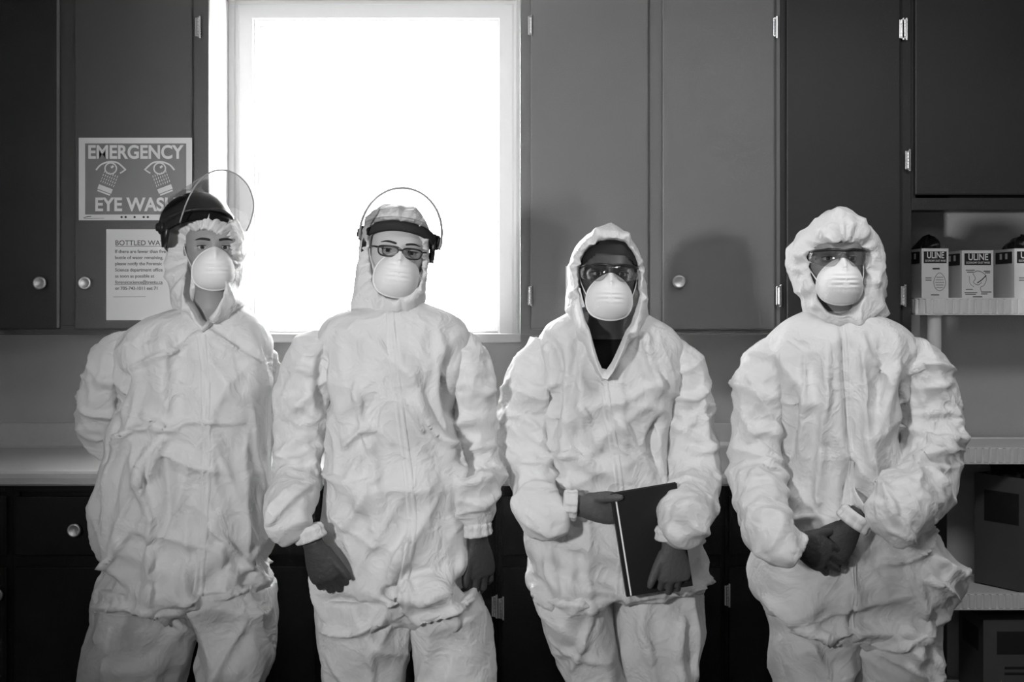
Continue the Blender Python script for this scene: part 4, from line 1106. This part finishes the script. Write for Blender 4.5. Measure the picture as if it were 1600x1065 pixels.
box('pale_spine_line', -bw / 2 + .0075, -bw / 2 + .0115, -.0106, -.0098, -bh / 2 + .002, bh / 2 - .016, M['carton'], bd, .0003, 'pale worn line along the spine', mtx=mt)  # paler strip laid on the cover beside the spine
box('label', .018, .047, -.0106, -.0098, -.078, -.052, M['paper'], bd, .0002, 'small white paper label', mtx=mt)

# ------------------------------------------------------------------ printed things
def text(name, s_, px0, pyb, hpx, Y, m, parent, wpx=None, bold=0.0, mtx=None, align='LEFT'):
    c = bpy.data.curves.new('t', 'FONT'); c.body = s_; c.size = 1.0; c.offset = bold; c.extrude = 0.001
    o = bpy.data.objects.new('t', c); COL.objects.link(o)
    dg = bpy.context.evaluated_depsgraph_get()
    me = bpy.data.meshes.new_from_object(o.evaluated_get(dg)); bpy.data.objects.remove(o)
    co = co_of(me); k = Y / FPX
    h = hpx * k / .69
    x0, x1 = co[:, 0].min(), co[:, 0].max()
    sx = wpx * k / (x1 - x0) if wpx else h
    P = np.stack([X(px0, Y) + (co[:, 0] - x0) * sx, Y - .0004 - co[:, 2] * .3, Z(pyb, Y) + co[:, 1] * h], 1)
    set_co(me, P)
    if mtx is not None: me.transform(mtx)
    return link(name, me, m, parent)
def plate(name, px0, px1, py0, py1, Y, th, m, parent):
    return box(name, X(px0, Y), X(px1, Y), Y, Y + th, Z(py1, Y), Z(py0, Y), m, parent)
def stroke(name, pts, w, Y, m, parent, closed=False):
    """flat printed line of width w px through px points"""
    P = np.array(pts, float); n = len(P); k = []
    V, F = [], []
    for i in range(n):
        a = P[(i - 1) % n] if (closed or i) else P[i]; b = P[(i + 1) % n] if (closed or i < n - 1) else P[i]
        d = b - a; d /= max(np.hypot(*d), 1e-6); nn = np.array((-d[1], d[0])) * w / 2
        ww = 1
        for q in (P[i] + nn * ww, P[i] - nn * ww): V.append(W(q[0], q[1], Y))
    for i in range(n if closed else n - 1):
        a, b = 2 * i, 2 * ((i + 1) % n); F.append((a, b, b + 1, a + 1))
    return mk(name, V, F, m, parent)
YP = YC - DT - .0012
sg_ = thing('safety_sign', 'grey and white emergency eye wash sign on the cabinet door', 'sign', W(211, 280, YP))
plate('sign_board', 123, 300, 215, 344, YP, .001, M['sign_white'], sg_)
plate('sign_field', 133, 291, 224, 335, YP - .0002, .0003, M['sign_grey'], sg_)
text('lettering', 'EMERGENCY', 138, 247.2, 20, YP - .0002, M['sign_white'], sg_, 149, .028)
text('lettering', 'EYE WASH', 149, 329, 20, YP - .0002, M['sign_white'], sg_, 126, .028)
YI = YP - .0006
for cx, sg in ((173, 1), (249.5, -1)):
    lid = [(cx + sg * a, b) for a, b in spline([(-23, 265.5), (-15, 257), (-2, 252.6), (10, 254), (18, 260), (23.5, 265.5)], 26)]
    e = stroke('eye_mark', lid, 2.6, YI, M['sign_white'], sg_)
    stroke('lower_lid', [(cx + sg * 23.5, 264.6), (cx + sg * 18, 268.5), (cx + sg * 14.5, 270.5)], 2.2, YI, M['sign_white'], e)
    stroke('iris_ring', [(cx + 9 * math.cos(t), 263 + 8.6 * math.sin(t)) for t in np.linspace(0, 2 * math.pi, 32, endpoint=False)], 2.2, YI, M['sign_white'], e, True)
    stroke('glint', [(cx + 0.5, 262), (cx + 4.5, 259)], 3.4, YI, M['sign_white'], e)
    # spray head: a block with rows of droplets rising to the eye
    A = math.radians(21 * sg); ox, oy = (163.5, 297) if sg > 0 else (258.5, 297)
    def rot(u, v): return (ox + u * math.cos(A) - v * math.sin(A), oy + u * math.sin(A) + v * math.cos(A))
    sp = stroke('spray_head', [rot(-11.5, -2), rot(11.5, -2)], 7.5, YI, M['sign_white'], sg_)
    stroke('spray_base', [rot(-10.5, 4.2), rot(10.5, 4.2)], 2.4, YI, M['sign_white'], sp)
    V, F = [], []
    for r in range(4):
        for c in range(7):
            x0, y0 = (c - 3) * 3.6, -9.5 - r * 5.2
            for k, (a, b) in enumerate(((-.55, 0), (.55, 0), (1.1, -3.4), (0, -3.4))): V.append(W(*rot(x0 + a, y0 + b), YI))
            F.append((len(V) - 4, len(V) - 3, len(V) - 2, len(V) - 1))
    mk('spray_drops', V, F, M['sign_white'], sp)['kind'] = 'stuff'
for px in (190, 196.3, 210.3, 224.5, 231):
    stroke('dot', [(px + 1.8 * math.cos(t) * .5, 339 + 1.8 * math.sin(t) * .5) for t in np.linspace(0, 2 * math.pi, 12, endpoint=False)], 1.8, YI, M['ink'], sg_, True)
stroke('small_print', [(130.5, 340), (137, 338.4), (142.5, 338)], 1.0, YI, M['ink'], sg_)
stroke('small_print', [(131, 341.6), (163, 340.8)], .5, YI, M['grey_ink'], sg_)

nt_ = thing('paper_notice', 'white printed notice about bottled water taped below the eye wash sign', 'notice', W(220, 430, YP))
plate('sheet', 166, 276, 358, 500, YP, .0006, M['paper'], nt_)
text('lettering', 'BOTTLED WATER', 180.5, 383, 7.6, YP, M['grey_ink'], nt_, 89, .004)
stroke('underline', [(180, 384.6), (269, 384.4)], .7, YP - .0006, M['grey_ink'], nt_)
for i, (t, w_) in enumerate((('If there are fewer than five', 79), ('bottle of water remaining,', 75), ('please notify the Forensic', 73), ('Science department office', 74), ('as soon as possible at', 61), ('forensicscience@trentu.ca', 74), ('or 705-743-1011 ext 71', 66))):
    text('lettering', t, 180, 395 + i * 9.6, 5.0, YP, M['grey_ink'], nt_, w_, .008)
stroke('underline', [(179, 444.4), (254, 444)], .5, YP - .0006, M['grey_ink'], nt_)
stroke('small_print', [(177, 463.8), (228, 463.4)], .6, YP - .0006, M['grey_ink'], nt_)

# pale card on the door behind the binder holder
cd = thing('card', 'pale rectangular card on the cabinet door behind the binder holder', 'card', W(905, 439, YP))
plate('card_sheet', 884, 926, 415.5, 461.5, YP, .001, M['paper'], cd)
plate('card_panel', 886.5, 923.5, 419, 458, YP - .0004, .0006, M['carton'], cd)

# wire hook on the wall
hk = [W(1087, 590, YW - .012), W(1087, 562, YW - .012), W(1090, 555, YW - .012), W(1095, 553, YW - .012), W(1099.5, 557, YW - .012), W(1100, 566, YW - .012), W(1099, 596, YW - .012)]
t = thing('wire_hook', 'thin bright wire hook on the wall beside the binder holder', 'hook', W(1093, 575, YW - .012))
V, F = tube(spline(hk, 40), .0017, 8); mk('wire', V, F, M['chrome'], t, True)
V, F = lathe([(.004, 0), (.005, .004), (.003, .012)], W(1087, 590, YW), (0, -1, 0), 12); mk('screw_base', V, F, M['chrome'], t, True)
V, F = lathe([(.004, 0), (.005, .004), (.003, .012)], W(1099, 596, YW), (0, -1, 0), 12); mk('screw_base', V, F, M['chrome'], t, True)

# ------------------------------------------------------------------ cartons on the shelves
def film(name, cx, cy, z0, w, d, h, seed, parent):
    """black bag film bunched up out of an open carton"""
    rg = np.random.RandomState(seed); rings = []; n = 40
    for t in np.linspace(0, 1, 12):
        k = (1 - t ** 2.2) ** .5 if t < 1 else 0
        ring = []
        for j in range(n):
            a = 2 * math.pi * j / n
            q = .82 + .18 * noise.noise(Vector((math.cos(a) * 2 + seed, math.sin(a) * 2, t * 3))) + .10 * math.sin(7 * a + seed + 4 * t)
            hh = h * t * (1 + .35 * noise.noise(Vector((math.cos(a) * 1.3 + seed * 2, math.sin(a) * 1.3, 5))))
            e = .62
            ring.append(Vector((cx + .06 * w * t * 3 * math.sin(seed) + w / 2 * k * q * math.copysign(abs(math.cos(a)) ** e, math.cos(a)), cy + d / 2 * k * q * math.copysign(abs(math.sin(a)) ** e, math.sin(a)), z0 + hh)))
        rings.append(ring)
    V, F = loft(rings); return mk(name, V, F, M['bag'], parent, True)
def carton(label, px0, px1, py_top, side_px, seed, art, bag=True):
    yf_ = YS0 + .03; zb = zsh[0]
    x0, x1 = X(px0, yf_), X(px1, yf_); z1 = Z(py_top, yf_); w = x1 - x0; d = .20
    ang = math.radians(2)
    t = thing('glove_carton', label, 'carton', ((x0 + x1) / 2, yf_ + d / 2, zb), 'printed cartons on the top shelf')
    th = .0022
    box('front_panel', x0, x1, yf_, yf_ + th, zb, z1, M['carton'], t)
    box('back_panel', x0, x1, yf_ + d - th, yf_ + d, zb, z1, M['carton'], t)
    box('side_panel', x0, x0 + th, yf_ + th, yf_ + d - th, zb, z1, M['carton'], t)
    box('side_panel', x1 - th, x1, yf_ + th, yf_ + d - th, zb, z1, M['carton'], t)
    box('bottom_panel', x0 + th, x1 - th, yf_ + th, yf_ + d - th, zb, zb + th, M['carton'], t)
    box('top_flap', x0 + .004, x1 - .004, yf_ + d * .55, yf_ + d - .004, z1 - .004, z1 - .002, M['carton'], t)
    k = (px1 - px0) / 49.0
    pb = lambda u: px0 + u * k
    yy = yf_ - .0006
    b = plate('brand_band', pb(4), pb(45.5), py_top + 4.5, py_top + 23, yy, .0008, M['ink'], t)
    text('lettering', 'ULINE', pb(10), py_top + 15, 9.6, yy, M['sign_white'], b, 31 * k, .02)
    text('lettering', 'ECONOMY DUST MASK', pb(7), py_top + 20.6, 3.0, yy, M['carton'], b, 37 * k, .005)
    # side band: folded round the left face
    bb = box('side_band', x0 - .0008, x0, yf_ + .02, yf_ + d - .03, Z(py_top + 23, yf_), Z(py_top + 4.5, yf_), M['ink'], t)
    for i, yb in enumerate((.06, .11)):
        box('side_letter', x0 - .0012, x0 - .0006, yf_ + yb, yf_ + yb + .02, Z(py_top + 16, yf_), Z(py_top + 7, yf_), M['sign_white'], bb)
    if art == 'fold':
        stroke('art_line', [(pb(33) + 11 * k * math.cos(a) * (1 - .25 * (math.sin(a) < 0) * -math.sin(a)), py_top + 52 + 14 * math.sin(a)) for a in np.linspace(0, 2 * math.pi, 26, endpoint=False)], .7, yy, M['grey_ink'], t, True)
        for r in range(5): stroke('art_line', [(pb(25 + abs(r - 2)), py_top + 45 + r * 4), (pb(41 - abs(r - 2)), py_top + 45 + r * 4)], .8, yy, M['grey_ink'], t)
        stroke('caption', [(pb(20), py_top + 31.5), (pb(33), py_top + 31.5)], 2.4, yy, M['ink'], t)
        for r in (46, 49.5): stroke('caption', [(pb(7), py_top + r), (pb(18), py_top + r)], 1.2, yy, M['grey_ink'], t)
    else:
        head = [(pb(18), py_top + 35), (pb(24), py_top + 32), (pb(31), py_top + 34), (pb(37), py_top + 39), (pb(38), py_top + 47), (pb(34), py_top + 55), (pb(29), py_top + 58), (pb(31), py_top + 66)]
        stroke('art_line', spline(head, 30), .8, yy, M['grey_ink'], t)
        stroke('art_line', spline([(pb(17), py_top + 36), (pb(21), py_top + 44), (pb(18), py_top + 50), (pb(25), py_top + 54), (pb(31), py_top + 50)], 24), .8, yy, M['grey_ink'], t)
        stroke('art_line', spline([(pb(24), py_top + 51), (pb(31), py_top + 46), (pb(38), py_top + 39)], 10), 1.5, yy, M['ink'], t)
        stroke('art_line', spline([(pb(11), py_top + 40), (pb(13), py_top + 52), (pb(19), py_top + 57)], 14), .6, yy, M['grey_ink'], t)
        for a, b_, r in ((6, 20, 31), (8, 18, 34), (34, 44, 32.5), (36, 44, 35), (6, 17, 61), (4, 24, 66), (5, 22, 68.5), (31, 46, 65), (30, 40, 68)):
            stroke('caption', [(pb(a), py_top + r), (pb(b_), py_top + r)], 1.3, yy, M['grey_ink'], t)
    stroke('caption', [(pb(17), py_top + 72.5), (pb(32), py_top + 72.5)], 1.5, yy, M['ink'], t)
    if bag: film('bag_film', (x0 + x1) / 2 - .004, yf_ + d * .45, z1 - .012, w * 1.0, d * .8, .055, seed, t)
    else: box('front_flap', x0 + .002, x1 - .002, yf_ + .004, yf_ + d * .5, z1 - .004, z1 - .001, M['ink'], t)
    return t
carton('printed carton with black film bunched on top, closest to the shelf post', 1440, 1482, 388, 14, 2, 'fold')
carton('closed printed carton in the middle of the top shelf row', 1503, 1552, 391, 19, 5, 'face', bag=False)
carton('third printed carton along the top shelf, with black film on top', 1585, 1634, 388, 15, 9, 'fold')
# dark cardboard boxes lower down
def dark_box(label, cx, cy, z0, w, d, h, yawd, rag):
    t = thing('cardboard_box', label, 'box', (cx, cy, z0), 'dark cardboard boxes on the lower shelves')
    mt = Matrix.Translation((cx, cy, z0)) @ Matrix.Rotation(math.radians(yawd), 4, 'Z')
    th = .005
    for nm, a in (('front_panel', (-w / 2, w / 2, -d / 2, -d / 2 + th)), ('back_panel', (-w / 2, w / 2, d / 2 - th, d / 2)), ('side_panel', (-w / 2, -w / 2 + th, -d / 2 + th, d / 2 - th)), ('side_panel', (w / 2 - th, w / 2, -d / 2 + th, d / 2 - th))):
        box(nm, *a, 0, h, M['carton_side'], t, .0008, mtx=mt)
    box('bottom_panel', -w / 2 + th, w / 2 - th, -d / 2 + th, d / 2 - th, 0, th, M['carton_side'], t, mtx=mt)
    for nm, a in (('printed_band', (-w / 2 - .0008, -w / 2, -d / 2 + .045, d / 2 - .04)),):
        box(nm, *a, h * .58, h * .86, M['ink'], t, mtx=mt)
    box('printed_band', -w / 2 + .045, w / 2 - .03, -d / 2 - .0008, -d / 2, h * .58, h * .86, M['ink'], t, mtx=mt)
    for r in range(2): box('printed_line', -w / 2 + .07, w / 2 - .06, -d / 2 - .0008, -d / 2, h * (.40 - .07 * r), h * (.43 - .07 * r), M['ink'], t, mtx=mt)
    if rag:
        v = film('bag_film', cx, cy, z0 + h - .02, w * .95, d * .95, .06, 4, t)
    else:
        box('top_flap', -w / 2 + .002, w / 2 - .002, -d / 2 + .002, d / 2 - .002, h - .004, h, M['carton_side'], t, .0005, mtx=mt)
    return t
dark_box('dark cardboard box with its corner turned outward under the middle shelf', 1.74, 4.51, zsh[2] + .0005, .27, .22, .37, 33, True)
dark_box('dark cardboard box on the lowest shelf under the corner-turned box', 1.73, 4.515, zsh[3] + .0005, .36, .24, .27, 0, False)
